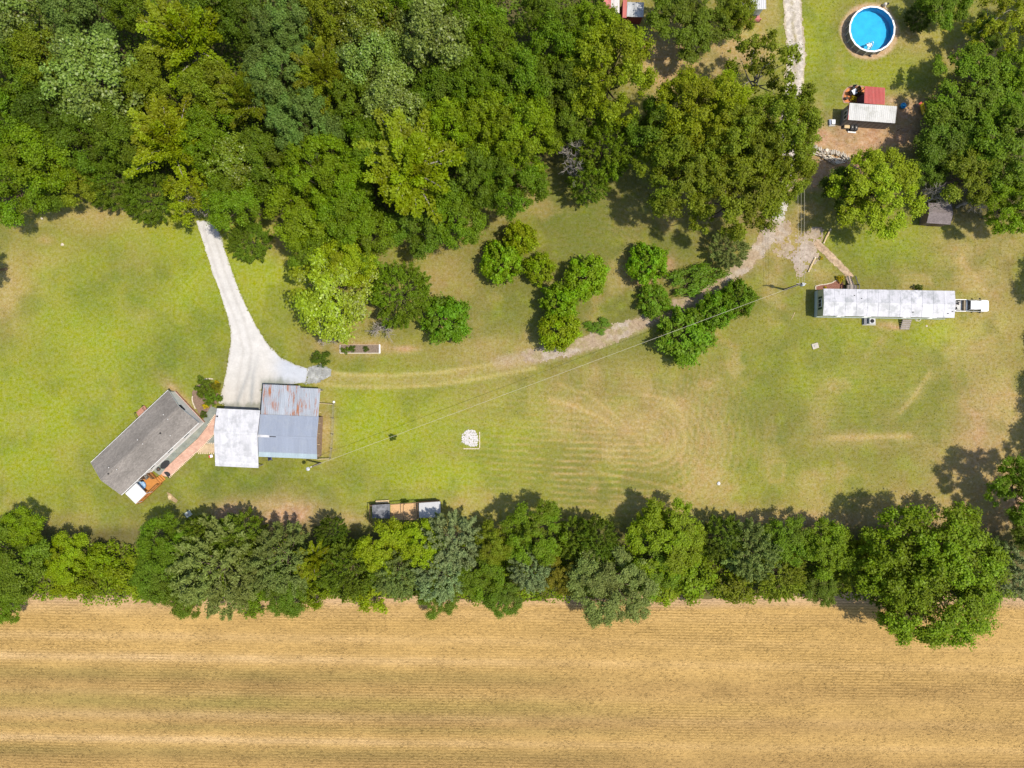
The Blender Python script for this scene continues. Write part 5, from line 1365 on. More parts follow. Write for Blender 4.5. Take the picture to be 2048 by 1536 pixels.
MB().box(-0.98, -0.55, -0.52, 0.5, 0.10, 0.42).build('junction_box', plain('slate_metal', (0.09, 0.10, 0.12), 0.5, 0.1), ac)
# pipes and hose heap
hs_ = empty('garden_hose', P(1836, 640, 0), 0, 'coiled pale hose against the lower side of the mobile home', 'hose')
mb = MB(); mb.tube([(0.45*math.cos(t)*(1-t/60), 0.22*math.sin(t)*(1-t/60), 0.03+0.004*t) for t in np.linspace(0, 25, 120)], 0.025, 5)
mb.build('coil', plain('pale_hose', (0.48, 0.45, 0.36), 0.6, 0.15), hs_)
MB().tube([(0.4, 0.1, 0.04), (0.9, 0.25, 0.04), (1.4, 0.3, 0.1)], 0.025, 5).build('hose_end', plain('pale_hose', (0.48, 0.45, 0.36)), hs_)

# ---------------------------------------------------------------- pickup truck, nose to the right
tk = empty('pickup_truck', P(1936, 612.5, 0), r5, 'white extended cab pickup truck parked at the end of the mobile home', 'truck')
M_PAINT = plain('white_paint', (0.68, 0.68, 0.68), 0.22, 0.03, spec=0.5)
HLn, HWd = 2.68, 0.92
def loft(secs, mat, name, parent, smooth=True):
    """secs: list of (x, [(y, z)...]) cross-sections joined nose to tail"""
    mb = MB(); n = len(secs[0][1])
    for x, pr in secs: mb.v += [(x, y, z) for y, z in pr]
    for i in range(len(secs)-1):
        for k in range(n):
            k2 = (k+1) % n; mb.f.append((i*n+k, (i+1)*n+k, (i+1)*n+k2, i*n+k2))
    mb.f.append(tuple(range(n))); mb.f.append(tuple((len(secs)-1)*n+k for k in range(n-1, -1, -1)))
    return mb.build(name, mat, parent, smooth)
def belt(hw, z0, z1, crown=0.04):
    return [(-hw*0.94, z0), (-hw, z0+0.18), (-hw, z1-0.12), (-hw*0.92, z1), (0, z1+crown), (hw*0.92, z1), (hw, z1-0.12), (hw, z0+0.18), (hw*0.94, z0)]
body = loft([(2.68, belt(0.70, 0.45, 0.80)), (2.60, belt(0.84, 0.35, 0.92)), (2.35, belt(0.90, 0.30, 0.98)), (1.55, belt(0.92, 0.30, 1.04)), (1.35, belt(0.92, 0.30, 1.06)), (-0.85, belt(0.92, 0.30, 1.04)), (-0.90, belt(0.92, 0.30, 1.02))], M_PAINT, 'body', tk)
def cabsec(hw, z): return [(-hw, 1.02), (-hw*0.80, z-0.06), (-hw*0.70, z), (hw*0.70, z), (hw*0.80, z-0.06), (hw, 1.02)]
loft([(1.34, cabsec(0.88, 1.10)), (0.92, cabsec(0.88, 1.66)), (0.2, cabsec(0.88, 1.72)), (-0.66, cabsec(0.88, 1.70)), (-0.80, cabsec(0.88, 1.12))], M_GLASS, 'window_glass', tk, False)
bevel(loft([(0.94, [(-0.64, 1.66), (-0.60, 1.71), (0.60, 1.71), (0.64, 1.66)]), (0.2, [(-0.70, 1.69), (-0.64, 1.76), (0.64, 1.76), (0.70, 1.69)]), (-0.70, [(-0.68, 1.67), (-0.62, 1.74), (0.62, 1.74), (0.68, 1.67)])], M_PAINT, 'cab_roof', tk, False), 0.02)
for s in (-1, 1):
    for xa, xb, zt in ((0.94, 1.33, 1.68), (0.02, 0.02, 1.72), (-0.68, -0.81, 1.70)):
        MB().tube([(xa, s*0.655, zt), (xb, s*0.875, 1.04)], 0.045, 5).build('pillar', M_PAINT, tk)
    MB().box(0.95, 1.15, s*1.06-0.10, s*1.06+0.10, 1.05, 1.22).build('side_mirror', M_DARK, tk)
    MB().box(2.55, 2.67, s*0.62-0.13, s*0.62+0.13, 0.62, 0.78).build('headlight', plain('lamp_glass', (0.6, 0.6, 0.58), 0.1, 0.05, spec=0.6), tk)
    MB().box(-2.68, -2.0, s*0.90-0.045, s*0.90+0.045, 0.42, 1.02).build('bed_side', M_PAINT, tk)
    MB().box(-2.0, -0.93, s*0.90-0.045, s*0.90+0.045, 0.30, 1.02).build('bed_side', M_PAINT, tk)
    MB().box(0.12, 0.34, s*0.93-0.015, s*0.93+0.015, 0.86, 0.90).build('door_handle', M_DARK, tk)
MB().box(-2.70, -2.62, -0.85, 0.85, 0.42, 1.0).build('tailgate', M_PAINT, tk)
MB().box(-2.61, -0.93, -0.85, 0.85, 0.42, 0.5).build('bed_floor', plain('bed_liner', (0.42, 0.42, 0.41), 0.7, 0.2, 5), tk)
bevel(MB().box(2.62, 2.80, -0.82, 0.82, 0.36, 0.52).build('bumper', plain('chrome', (0.5, 0.5, 0.5), 0.25, 0.05, metal=0.8), tk), 0.03)
for x in (1.75, -1.85):
    for s in (-1, 1):
        w = MB().tube([(x, s*0.72, 0.36), (x, s*0.94, 0.36)], 0.36, 18).build('wheel', M_BLACK, tk)
        MB().tube([(x, s*0.90, 0.36), (x, s*0.955, 0.36)], 0.2, 12).build('rim', plain('steel_rim', (0.35, 0.35, 0.36), 0.4, 0.1, metal=0.6), w)
tb = empty('tool_box', Vector(tk.matrix_basis @ Vector((-1.12, 0, 0.5))), r5, 'dark tool box across the truck bed behind the cab', 'tool box')
bevel(MB().box(-0.16, 0.16, -0.8, 0.8, 0.02, 0.42).build('chest', plain('tool_box_paint', (0.20, 0.16, 0.11), 0.6, 0.2), tb), 0.02)
MB().box(-0.15, 0.15, -0.78, 0.78, 0.425, 0.46).build('lid', plain('tool_box_paint', (0.20, 0.16, 0.11)), tb)
sj = empty('scrap_load', Vector(tk.matrix_basis @ Vector((-2.05, 0, 0.5))), r5, 'jumble of dark scrap pieces lying in the truck bed', 'scrap')
for k in range(9):
    r_ = random.Random(k); x, y = r_.uniform(-0.4, 0.35), r_.uniform(-0.6, 0.6)
    o = MB().box(-0.22, 0.22, -0.05, 0.05, 0.01, 0.10).build('scrap_piece', M_DARK if k % 3 else M_GREYWOOD, sj, loc=(x, y, 0.02*k), rz=r_.random()*3)
# ================================================================ POOL
PR = 46.5*MPP*0.988; PH = 1.32
pc = P(1744.5, 58, PH)
pool = empty('swimming_pool', Vector((pc.x, pc.y, 0)), 0.1, 'round above ground swimming pool with white rim and blue water', 'pool')
NP = 20
def arc(r, i, n=NP): t = 2*math.pi*i/n; return (r*math.cos(t), r*math.sin(t))
M_PWALL = plain('pool_wall_metal', (0.20, 0.185, 0.165), 0.5, 0.15, 2)
M_LINER = plain('blue_liner', (0.012, 0.37, 0.60), 0.6, 0.12, 0.9)
for i in range(NP):
    a, b = arc(PR-0.10, i), arc(PR-0.10, i+1)
    MB().quad((*a, 0), (*b, 0), (*b, PH-0.03), (*a, PH-0.03)).build('wall_panel', M_PWALL, pool)
    u = arc(PR-0.06, i)
    MB().box(u[0]-0.07, u[0]+0.07, u[1]-0.07, u[1]+0.07, 0, PH-0.04).build('upright', plain('pool_upright', (0.42, 0.40, 0.37), 0.5, 0.1), pool)
    o0, o1, i0, i1 = arc(PR, i+0.02), arc(PR, i+0.98), arc(PR-0.24, i+0.02), arc(PR-0.24, i+0.98)
    MB().slab([(*o0, PH+0.02), (*o1, PH+0.02), (*i1, PH+0.02), (*i0, PH+0.02)], 0.06).build('rim_segment', M_TRIM, pool)
mb = MB(); n = 40
for i in range(n):
    a, b = arc(PR-0.20, i, n), arc(PR-0.20, i+1, n)
    mb.quad((*b, 0.12), (*a, 0.12), (*a, PH-0.04), (*b, PH-0.04))
mb.f.append(tuple(range(len(mb.v), len(mb.v)+n))); mb.v += [(*arc(PR-0.20, i, n), 0.12) for i in range(n)]
mb.build('liner', M_LINER, pool)
m, N, L, B = new_mat('pool_water'); N.remove(B)
tr = N.new('ShaderNodeBsdfTransparent'); tr.inputs['Color'].default_value = (0.72, 0.95, 1.0, 1)
gl = N.new('ShaderNodeBsdfGlossy'); gl.inputs['Roughness'].default_value = 0.06
g = N.new('ShaderNodeNewGeometry').outputs['Position']; wv = noise_node(N, L, g, 3.0, 4, 0.6)
bp = N.new('ShaderNodeBump'); bp.inputs['Strength'].default_value = 0.35; bp.inputs['Distance'].default_value = 0.08; L.new(wv, bp.inputs['Height']); L.new(bp.outputs['Normal'], gl.inputs['Normal'])
fr = N.new('ShaderNodeFresnel'); fr.inputs['IOR'].default_value = 1.33; L.new(bp.outputs['Normal'], fr.inputs['Normal'])
mx_ = N.new('ShaderNodeMixShader'); L.new(fr.outputs[0], mx_.inputs[0]); L.new(tr.outputs[0], mx_.inputs[1]); L.new(gl.outputs[0], mx_.inputs[2]); L.new(mx_.outputs[0], N['Material Output'].inputs['Surface'])
mb = MB(); mb.v += [(*arc(PR-0.205, i, n), PH-0.17) for i in range(n)]; mb.f.append(tuple(range(n)))
mb.build('water', m, pool)
# ladder over the rim
la = empty('pool_ladder', P(1732.5, 97, 0.4)+Vector((0, 0, -0.4)), math.radians(16), 'white frame ladder over the lower rim of the pool', 'ladder')
for s in (-0.32, 0.32):
    MB().tube([(s, -0.75, 0), (s, -0.18, 1.5), (s, 0.0, 1.95), (s, 0.22, 1.95), (s, 0.35, 1.5), (s, 0.45, 0.5)], 0.05, 8).build('side_rail', M_TRIM, la)
for i in range(4): MB().box(-0.3, 0.3, -0.62+0.13*i, -0.42+0.13*i, 0.3+0.3*i, 0.36+0.3*i).build('rung', M_TRIM, la)
MB().box(-0.36, 0.36, -0.16, 0.26, 1.36, 1.43).build('platform', M_TRIM, la)
for i in range(2): MB().box(-0.3, 0.3, 0.36, 0.52, 1.0-0.3*i, 1.05-0.3*i).build('rung', M_TRIM, la)
pp = empty('pool_pump', P(1767, 12, 0), 0.5, 'pool pump and filter beside the upper right rim', 'pump')
MB().lathe([(0.22, 0), (0.25, 0.1), (0.25, 0.6), (0.15, 0.75), (0, 0.78)], 14).build('filter_tank', plain('beige_plastic', (0.5, 0.46, 0.4), 0.5, 0.1), pp, True)
MB().tube([(0.3, -0.05, 0.18), (0.8, -0.05, 0.18)], 0.13, 10).build('motor', M_DARK, pp)
MB().tube([(0.0, -0.2, 0.5), (-0.3, -0.5, 0.6), (-0.35, -0.9, 0.8)], 0.03, 6).build('pipe', M_TRIM, pp)
tr_ = empty('inner_tube', P(1740.5, 111.5, 0), 0, 'dark rubber ring lying on the sand below the pool', 'ring')
mb = MB(); mb.tube([(0.22*math.cos(t), 0.16*math.sin(t), 0.06) for t in np.linspace(0.5, 5.6, 16)], 0.05, 6); mb.build('ring', M_BLACK, tr_)

# ================================================================ SMALL CABIN WITH RED PORCH
ZC = 2.75
c, r6, CLn, CWd = rectfit((1699, 207), (1793.5, 213), (1790, 246.6), (1696, 239), ZC)
cab = empty('cabin', c, r6, 'small dark cabin with stained white roof below the pool', 'cabin')
kx, ky = CLn/2, CWd/2
tcab = tin('cabin_roof_tin', (0.40, 0.40, 0.39), 0.10, stain=(0.25, 0.25, 0.22), stain_amt=0.8, sheetvar=0.05)
lay_sheets(cab, -kx, kx, ky, ZC+0.14, -ky, ZC-0.06, tcab, 0.9, 3, 0.02)
M_CABW = plain('cabin_boards', (0.165, 0.145, 0.13), 0.8, 0.2, 3)
MB().box(-kx+0.08, kx-0.08, -ky+0.06, ky-0.06, 0.0, ZC-0.10).build('wall', M_CABW, cab)
MB().box(-kx-0.03, -kx+0.05, -ky, ky, ZC-0.14, ZC+0.0).build('red_fascia', plain('red_trim', (0.42, 0.07, 0.06), 0.5, 0.1), cab)
for i in range(9):
    x = -kx+0.6+i*(2*kx-1.2)/8; MB().box(x-0.03, x+0.03, -ky+0.03, -ky+0.062, 0.1, ZC-0.16).build('batten', plain('batten_wood', (0.16, 0.13, 0.11), 0.8, 0.2), cab)
f = MB().box(-kx+0.03, -kx+0.085, -0.75, 0.55, 1.15, 2.2).build('window', M_TRIM, cab)
for y in (-0.68, -0.07): MB().box(-kx+0.02, -kx+0.029, y, y+0.54, 1.22, 2.12).build('pane', M_GLASS, f)
MB().box(-kx+0.5, -kx+2.0, -ky-0.42, -ky+0.05, 0.55, 0.63).build('shelf', M_PALEWOOD, cab)
# red porch roof
c, r7, RL, RW = rectfit((1729, 172), (1770, 174.5), (1769, 211), (1728, 207), 2.45)
por = empty('red_porch', c, r7, 'red ribbed metal porch roof on posts above the cabin', 'porch')
tred = tin('red_tin', (0.36, 0.075, 0.065), 0.12, stain=(0.34, 0.13, 0.11), stain_amt=0.5, sheetvar=0.05)
lay_sheets(por, -RL/2, RL/2, -RW/2, 2.62, RW/2, 2.34, tred, 0.62, 3, 0.035)
for x in (-RL/2+0.1, RL/2-0.2): MB().box(x, x+0.1, RW/2-0.25, RW/2-0.15, 0, 2.3).build('post', M_GREYWOOD, por)
MB().box(-RL/2+0.05, RL/2-0.05, -RW/2+0.05, RW/2-0.1, 0.02, 0.2).build('porch_floor', plain('dark_red_boards', (0.14, 0.05, 0.045), 0.8, 0.2, 4), por)
# curved orange terrace
tp = [(1700,205),(1690,204),(1687.5,199),(1687.5,192),(1690,184),(1695,178),(1702,174.5),(1711,173.5),(1722,174.5),(1728,177),(1728,206)]
poly_slab('brick_border', [(1699,207),(1687,206),(1684.5,199),(1684.5,191),(1687.5,182),(1693.5,175.5),(1701.5,171.5),(1711,170.5),(1728,172),(1728,174)]+[(1722,174.3),(1711,173.3)], 0.05, 0.12, plain('dusty_brick', (0.33, 0.20, 0.14), 0.9, 0.2, 4), kind='structure')
poly_slab('orange_terrace', tp, 0.10, 0.2, plain('orange_paving', (0.50, 0.17, 0.05), 0.7, 0.12, 3), kind='structure')
tb_ = empty('garden_table', P(1705, 187, 0.1), 0.5, 'square glass garden table on the curved orange terrace', 'table')
MB().box(-0.38, 0.38, -0.38, 0.38, 0.70, 0.74).build('tabletop', plain('pale_glass', (0.55, 0.57, 0.58), 0.3, 0.05), tb_)
for x in (-0.32, 0.32):
    for y in (-0.32, 0.32): MB().box(x-0.025, x+0.025, y-0.025, y+0.025, 0, 0.70).build('leg', M_DARK, tb_)
for x, y, a, l in ((1705.5, 178.5, 0.1, 'black chair above the square garden table'), (1699.5, 188, 1.7, 'black chair left of the square garden table'), (1712, 181, -0.9, 'black chair right of the square garden table near porch')):
    chair(x, y, 0.1, a, 'garden_chair', l, M_BLACK, M_DARK)
for x, y, r_, l in ((1691.5, 198, 0.26, 'black pot at the lower left of the orange terrace'), (1707, 203, 0.2, 'dark pot below the flowering plants by the cabin')):
    pt = empty('planter_pot', P(x, y, 0.1), 0, l, 'pot')
    MB().lathe([(r_*0.7, 0), (r_, 0.42), (r_*0.9, 0.42), (r_*0.8, 0.36), (0, 0.36)], 14).build('pot', M_BLACK, pt, True)
    MB().lathe([(0, 0.361), (r_*0.8, 0.365), (0, 0.40)], 10).build('earth', plain('potting_earth', (0.07, 0.05, 0.035)), pt)
GP = 'potted and bedding plants'
TINT.update(flower=(0.42, 0.34, 0.02), redleaf=(0.16, 0.05, 0.03), brownleaf=(0.10, 0.075, 0.03))
tree('shrub', 1708, 197, 7, 0.9, 'flower', 'yellow flowering plant on the orange terrace', GP, name='flowering_plant', cat='plant')
tree('shrub', 1717, 184, 9, 1.2, 'brownleaf', 'brownish shrub beside the red porch on the terrace', GP)
tree('shrub', 1713, 192, 5, 0.8, 'redleaf', 'small red leaved plant next to the garden table', GP, name='potted_plant', cat='plant')
# boxes round the cabin
wb = empty('white_freezer', P(1663, 246, 0), 0.05, 'white freezer lid box on grey slab left of the cabin', 'box')
MB().box(-0.5, 0.5, -0.55, 0.55, -0.02, 0.12).build('slab', M_CONC, wb)
bevel(MB().box(-0.22, 0.35, -0.35, 0.3, 0.12, 0.62).build('case', M_TRIM, wb), 0.03)
MB().box(-0.48, -0.26, -0.4, 0.45, 0.125, 0.4).build('side_box', plain('bluegrey_plastic', (0.22, 0.25, 0.33), 0.5, 0.1), wb)
gb = empty('step_block', P(1689, 252, 0), -0.1, 'grey block step at the lower left corner of the cabin', 'step')
bevel(MB().box(-0.28, 0.28, -0.42, 0.42, 0, 0.4).build('block', M_GREYWOOD, gb), 0.03)
MB().box(-0.30, 0.30, -0.44, 0.44, 0.401, 0.45).build('cap', plain('grey_cap', (0.3, 0.29, 0.28), 0.8, 0.15), gb)
bx2 = empty('dog_house', P(1703.5, 259, 0), -0.08, 'pair of black bins on a white pallet below the cabin', 'bins')
bx2.name = 'bin_pallet'
MB().box(-0.62, 0.62, -0.55, 0.45, 0.0, 0.14).build('pallet', M_TRIM, bx2)
for x in (-0.3, 0.3):
    bn = bevel(MB().box(x-0.26, x+0.26, -0.38, 0.38, 0.14, 0.85).build('bin', M_BLACK, bx2), 0.04)
    MB().box(x-0.08, x+0.08, -0.1, 0.12, 0.855, 0.89).build('lid_grip', M_CONC, bn)
# blue paddling tub, yellow slide and the yard litter
bt = empty('blue_barrel', P(1805.5, 212, 0.3)+Vector((0, 0, -0.3)), 0, 'bright blue plastic tub right of the cabin', 'tub')
MB().lathe([(0.36, 0), (0.42, 0.5), (0.45, 0.55), (0.40, 0.55), (0.35, 0.42), (0, 0.40)], 12).build('tub', plain('blue_plastic', (0.02, 0.22, 0.46), 0.4, 0.15, 5), bt, True)
MB().box(-0.2, 0.3, -0.08, 0.08, 0.5, 0.66).build('scoop', plain('cyan_plastic', (0.03, 0.36, 0.55), 0.4, 0.1), bt)
bt.name = 'plastic_tub'
sl = empty('toy_slide', P(1842, 217, 0.3)+Vector((0, 0, -0.3)), math.radians(-52), 'yellow plastic toy slide half under the right hand trees', 'slide')
M_YEL = plain('yellow_plastic', (0.62, 0.46, 0.01), 0.4, 0.06)
MB().slab([(-0.55, -0.24, 0.95), (0.9, -0.24, 0.12), (0.9, 0.24, 0.12), (-0.55, 0.24, 0.95)], 0.05).build('chute', M_YEL, sl)
for s in (-1, 1): MB().slab([(-0.55, s*0.27-0.04, 1.12), (0.9, s*0.27-0.04, 0.27), (0.9, s*0.27+0.04, 0.27), (-0.55, s*0.27+0.04, 1.12)], 0.2).build('side_wall', M_YEL, sl)
MB().box(-0.85, -0.56, -0.26, 0.26, 0.88, 0.96).build('platform', plain('red_plastic2', (0.42, 0.07, 0.05), 0.4, 0.1), sl)
for x in (-0.83, -0.62):
    for y in (-0.22, 0.18): MB().box(x, x+0.05, y, y+0.05, 0, 0.88).build('leg', plain('navy_plastic', (0.03, 0.05, 0.18), 0.4, 0.1), sl)
yp = empty('yard_fence', P(1815, 250, 0), 0, 'thin dark wire fence round the bare yard right of the cabin', 'fence')
yl = [loc_in(yp, x, y, 0) for x, y in ((1793, 199), (1793, 262), (1830, 270), (1858, 240), (1856, 198))]
for v in yl: MB().tube([(v.x, v.y, -0.1), (v.x, v.y, 1.2)], 0.04, 6).build('post', M_BROWNWOOD, yp)
for a_, b_ in zip(yl[:-1], yl[1:]):
    mb = MB()
    for z in (0.3, 0.7, 1.15): mb.tube([(a_.x, a_.y, z), (b_.x, b_.y, z)], 0.012, 4)
    mb.build('wire_panel', M_DARK, yp)

# ================================================================ LOG PILE
wp = empty('log_pile', P(1655, 314, 0), 0, 'grey split logs and slabs heaped beside the lane', 'log pile')
M_LOGS = [plain('log_grey', (0.42, 0.38, 0.32), 0.9, 0.25, 6), plain('log_pale', (0.55, 0.49, 0.40), 0.9, 0.2, 6), plain('log_brown', (0.26, 0.20, 0.15), 0.9, 0.25, 6)]
logm = []
for i, (l, r0) in enumerate(((0.75, 0.09), (0.95, 0.075), (0.6, 0.11))):
    mb = MB(); mb.tube([(-l/2, 0, 0), (-l/6, 0.02, 0.01), (l/5, -0.02, 0), (l/2, 0.01, 0.0)], [r0, r0*1.05, r0*0.95, r0*0.9], 6); logm.append(mb.mesh('log', M_LOGS[i]))
lr = random.Random(3)
top = [(1618, 292), (1630, 296), (1645, 303), (1655, 306), (1670, 306), (1685, 311), (1697, 320)]
def along(pts, t):
    t *= len(pts)-1; i = min(int(t), len(pts)-2); f_ = t-i
    return (pts[i][0]+(pts[i+1][0]-pts[i][0])*f_, pts[i][1]+(pts[i+1][1]-pts[i][1])*f_)
for k in range(46):       # slabs leaning side by side along the upper edge
    x, y = along(top, k/45); v = loc_in(wp, x+lr.uniform(-.5, .5), y+lr.uniform(-1, 1), 0)
    link('log', logm[(0, 1, 0, 1, 2)[k % 5]], wp, (v.x, v.y, 0.28+lr.random()*0.15), rot=(0, math.radians(lr.uniform(10, 35)), math.radians(lr.uniform(62, 100))))
low = [(1622, 303), (1634, 309), (1648, 314), (1660, 319), (1672, 324), (1690, 322)]
for k in range(70):       # jumbled heap below
    x, y = along(low, lr.random()); v = loc_in(wp, x+lr.gauss(0, 3), y+lr.gauss(0, 3.2), 0)
    link('log', logm[lr.choice((0, 1, 1, 2))], wp, (v.x, v.y, 0.1+lr.random()*0.45), rot=(0, math.radians(lr.uniform(-18, 18)), math.radians(lr.uniform(-60, 10))))
fl = [(1641, 313.5), (1650, 317.5), (1656, 321), (1663, 325.5), (1671, 329.5)]
for a_, b_ in zip(fl[:-1], fl[1:]):
    A, B_ = loc_in(wp, *a_, 0), loc_in(wp, *b_, 0); MB().tube([(A.x, A.y, 0.12), (B_.x, B_.y, 0.12)], 0.12, 7).build('log', plain('log_cream', (0.50, 0.40, 0.26), 0.9, 0.2, 6), wp)
tyre = MB(); tyre.tube([(0.2*math.cos(t), 0.2*math.sin(t), 0) for t in np.linspace(0, 6.283, 14)], 0.1, 7)
ty = empty('stump', P(1652, 302, 0), 0, 'round cut stump in the middle of the log heap', 'stump')
MB().lathe([(0.34, 0), (0.32, 0.42), (0.0, 0.43)], 12).build('bole', M_LOGS[2], ty); MB().lathe([(0.0, 0.435), (0.25, 0.436), (0.0, 0.445)], 12).build('cut_face', M_LOGS[1], ty)

# ================================================================ SMALL BROWN SHED
c, r8, SL_, SW_ = rectfit((1856, 405), (1903, 408), (1902, 449), (1854, 446), 2.2)
bs = empty('small_shed', c, r8, 'small shed with brown-grey roof under bare branches', 'shed')
msh = shingle_mat('brown_shingle', (0.17, 0.145, 0.145))
sx, sy = SL_/2, SW_/2
MB().slab([(-sx, -sy, 2.15), (sx, -sy, 2.15), (sx, 0, 2.65), (-sx, 0, 2.65)], 0.06).build('roof_slope', msh, bs)
MB().slab([(-sx, 0, 2.65), (sx, 0, 2.65), (sx, sy, 2.15), (-sx, sy, 2.15)], 0.06).build('roof_slope', msh, bs)
mb = MB(); mb.box(-sx+0.12, sx-0.12, -sy+0.15, sy-0.15, 0, 2.12)
for s in (-1, 1): mb.quad((s*(sx-0.12), -sy+0.15, 2.12), (s*(sx-0.12), sy-0.15, 2.12), (s*(sx-0.12), 0, 2.56))
mb.build('wall', plain('shed_brown', (0.16, 0.11, 0.08), 0.8, 0.2), bs)
MB().box(-0.5, 0.5, -sy+0.11, -sy+0.147, 0.05, 1.9).build('door', M_BROWNWOOD, bs)

# ================================================================ BUILDINGS ON THE TOP EDGE
c, r9, L9, W9 = rectfit((1207, -45), (1239, -45), (1239, 26), (1207, 26), 2.6)
rs = empty('red_shed', c, r9, 'shed with red and white metal roof cut by the top edge', 'shed')
lay_sheets(rs, -L9/2, L9/2*-0.05, W9/2, 2.75, -W9/2, 2.55, tin('faded_red_tin', (0.42, 0.13, 0.12), 0.15, stain=(0.5, 0.36, 0.34), stain_amt=0.7), 0.6, 3)
lay_sheets(rs, -L9/2*0.05, L9/2, W9/2, 2.78, -W9/2, 2.58, tin('faded_white_tin', (0.5, 0.46, 0.45), 0.1), 0.6, 3)
MB().box(-L9/2+0.1, L9/2-0.1, -W9/2+0.1, W9/2-0.1, 0, 2.5).build('wall', M_BARNWALL, rs)
c, rA, LA, WA = rectfit((1254, 5), (1287.5, 6), (1287, 34), (1254, 33), 2.3)
gr = empty('tin_lean_to', c, rA, 'small lean-to with grey corrugated tin roof beside the red shed', 'shed')
lay_sheets(gr, -LA/2, LA/2, WA/2, 2.45, -WA/2, 2.25, tin('old_grey_tin', (0.36, 0.37, 0.38), 0.35, stain=(0.2, 0.2, 0.21), stain_amt=0.7), 0.6, 4, 0.04)
MB().box(-LA/2+0.1, LA/2-0.1, -WA/2+0.1, WA/2-0.1, 0, 2.2).build('wall', plain('red_board', (0.22, 0.05, 0.04), 0.8, 0.2), gr)
MB().box(-LA/2-0.62, -LA/2-0.08, -WA/2-0.2, WA/2+0.5, 0, 2.3).build('red_annex', plain('red_board', (0.22, 0.05, 0.04)), gr)
MB().slab([(-LA/2-0.66, -WA/2-0.2, 2.33), (-LA/2-0.04, -WA/2-0.2, 2.33), (-LA/2-0.04, WA/2+0.5, 2.40), (-LA/2-0.66, WA/2+0.5, 2.40)], 0.03).build('red_roof', tin('annex_red_tin', (0.42, 0.12, 0.10), 0.15), gr)
c, rB, LB, WB = rectfit((1470, -60), (1531, -60), (1531, 15), (1470, 20), 3.0)
nh = empty('neighbour_house', c, rB, 'house corner with white roof at the top edge beside the lane', 'house')
lay_sheets(nh, -LB/2, LB/2, WB/2, 3.3, -WB/2, 2.95, tin('neighbour_roof', (0.42, 0.42, 0.43), 0.05, sheetvar=0.03), 0.9, 3)
MB().box(-LB/2+0.2, LB/2-0.2, -WB/2+0.25, WB/2-0.2, 0, 2.9).build('wall', M_SKIRT, nh)
MB().box(-LB/2, LB/2, -WB/2-0.06, -WB/2, 2.78, 2.92).build('gutter', M_TRIM, nh)
rd = empty('red_deck', P(1507, 36, 0), 0.03, 'faded red little deck with pots below the neighbour house', 'deck')
pk = MB().box(-0.85, 0.85, 0, 0.13, 0.28, 0.33).mesh('plank', plain('faded_red_stain', (0.42, 0.15, 0.14), 0.8, 0.15, 4))
for i in range(12): link('plank', pk, rd, (0, -0.75+i*0.14, 0))
railing(rd, (-0.8, -0.72), (0.8, -0.72), 0.33, plain('faded_red_stain', (0.42, 0.15, 0.14)), 0.8)
for x, y, r_, l in ((1503, 33, 0.22, 'dark pot at the left on the faded red deck'), (1509, 36, 0.25, 'dark pot in the middle of the faded red deck'), (1512, 31, 0.18, 'small pot at the right on the faded red deck')):
    pt = empty('planter_pot', P(x, y, 0.33), 0, l, 'pot'); MB().lathe([(r_*0.7, 0), (r_, 0.35), (r_*0.85, 0.35), (0, 0.30)], 12).build('pot', M_DARK, pt, True)
tree('shrub', 1505.5, 35.5, 3.2, 1.1, 'flower', 'orange-yellow potted flowers on the faded red deck', GP, name='potted_plant', cat='plant')

# ================================================================ DOG KENNEL BY THE HEDGEROW
ken = empty('dog_kennel', P(811, 1022, 0), math.radians(3.0), 'open kennel run with dark roof left, tan pens and white roof right', 'kennel')
K = lambda x, y, z=0: loc_in(ken, x, y, z)
def kslab(name, pts, mat, z, t): 
    q = [K(x, y, zz) for (x, y, zz) in pts]; return MB().slab([(v.x, v.y, v.z) for v in q], t).build(name, mat, ken)
kslab('dark_roof', [(744.5, 1036, 1.75), (780, 1037, 1.75), (780, 1008, 2.0), (744.5, 1010, 2.0)], tin('charcoal_tin', (0.115, 0.12, 0.135), 0.45, stain=(0.3, 0.31, 0.33), stain_amt=0.6), 0, 0.05)
kslab('white_roof', [(838, 1036, 1.75), (882, 1034, 1.75), (880.5, 1003, 2.0), (838, 1006, 2.0)], tin('kennel_white_tin', (0.36, 0.365, 0.38), 0.05), 0, 0.05)
kslab('pen_floor', [(781, 1040, 0.06), (837, 1040, 0.06), (837, 1005, 0.06), (781, 1008, 0.06)], plain('tan_sand', (0.47, 0.30, 0.155), 0.95, 0.12, 4), 0, 0.1)
for x in (744, 780.5, 810, 837.5, 881):
    a_, b_ = K(x, 1007 if x < 820 else 1003), K(x, 1042)
    MB().tube([(a_.x, a_.y, 0), (a_.x, a_.y, 1.75)], 0.05, 6).build('post', M_BROWNWOOD, ken); MB().tube([(b_.x, b_.y, 0), (b_.x, b_.y, 1.65)], 0.05, 6).build('post', M_BROWNWOOD, ken)
    MB().tube([(a_.x, a_.y, 1.7), (b_.x, b_.y, 1.6)], 0.05, 6).build('cross_beam', M_BROWNWOOD if x != 780.5 else plain('red_board', (0.22, 0.05, 0.04)), ken)
a_, b_ = K(743, 1007.5), K(881, 998.5)
MB().tube([(a_.x, a_.y, 1.72), (b_.x, b_.y, 1.72)], 0.06, 6).build('front_beam', M_BROWNWOOD, ken)
mb = MB()
for k in range(60):
    t = k/59; p = a_.lerp(b_, t); mb.tube([(p.x, p.y, 0.05), (p.x, p.y, 1.7)], 0.010, 3)
mb.build('front_wire', M_DARK, ken)
MB().box(K(838, 1003).x, K(880, 1003).x, K(860, 1001).y-0.04, K(860, 1001).y+0.04, 0, 1.5).build('front_boards', M_BROWNWOOD, ken)
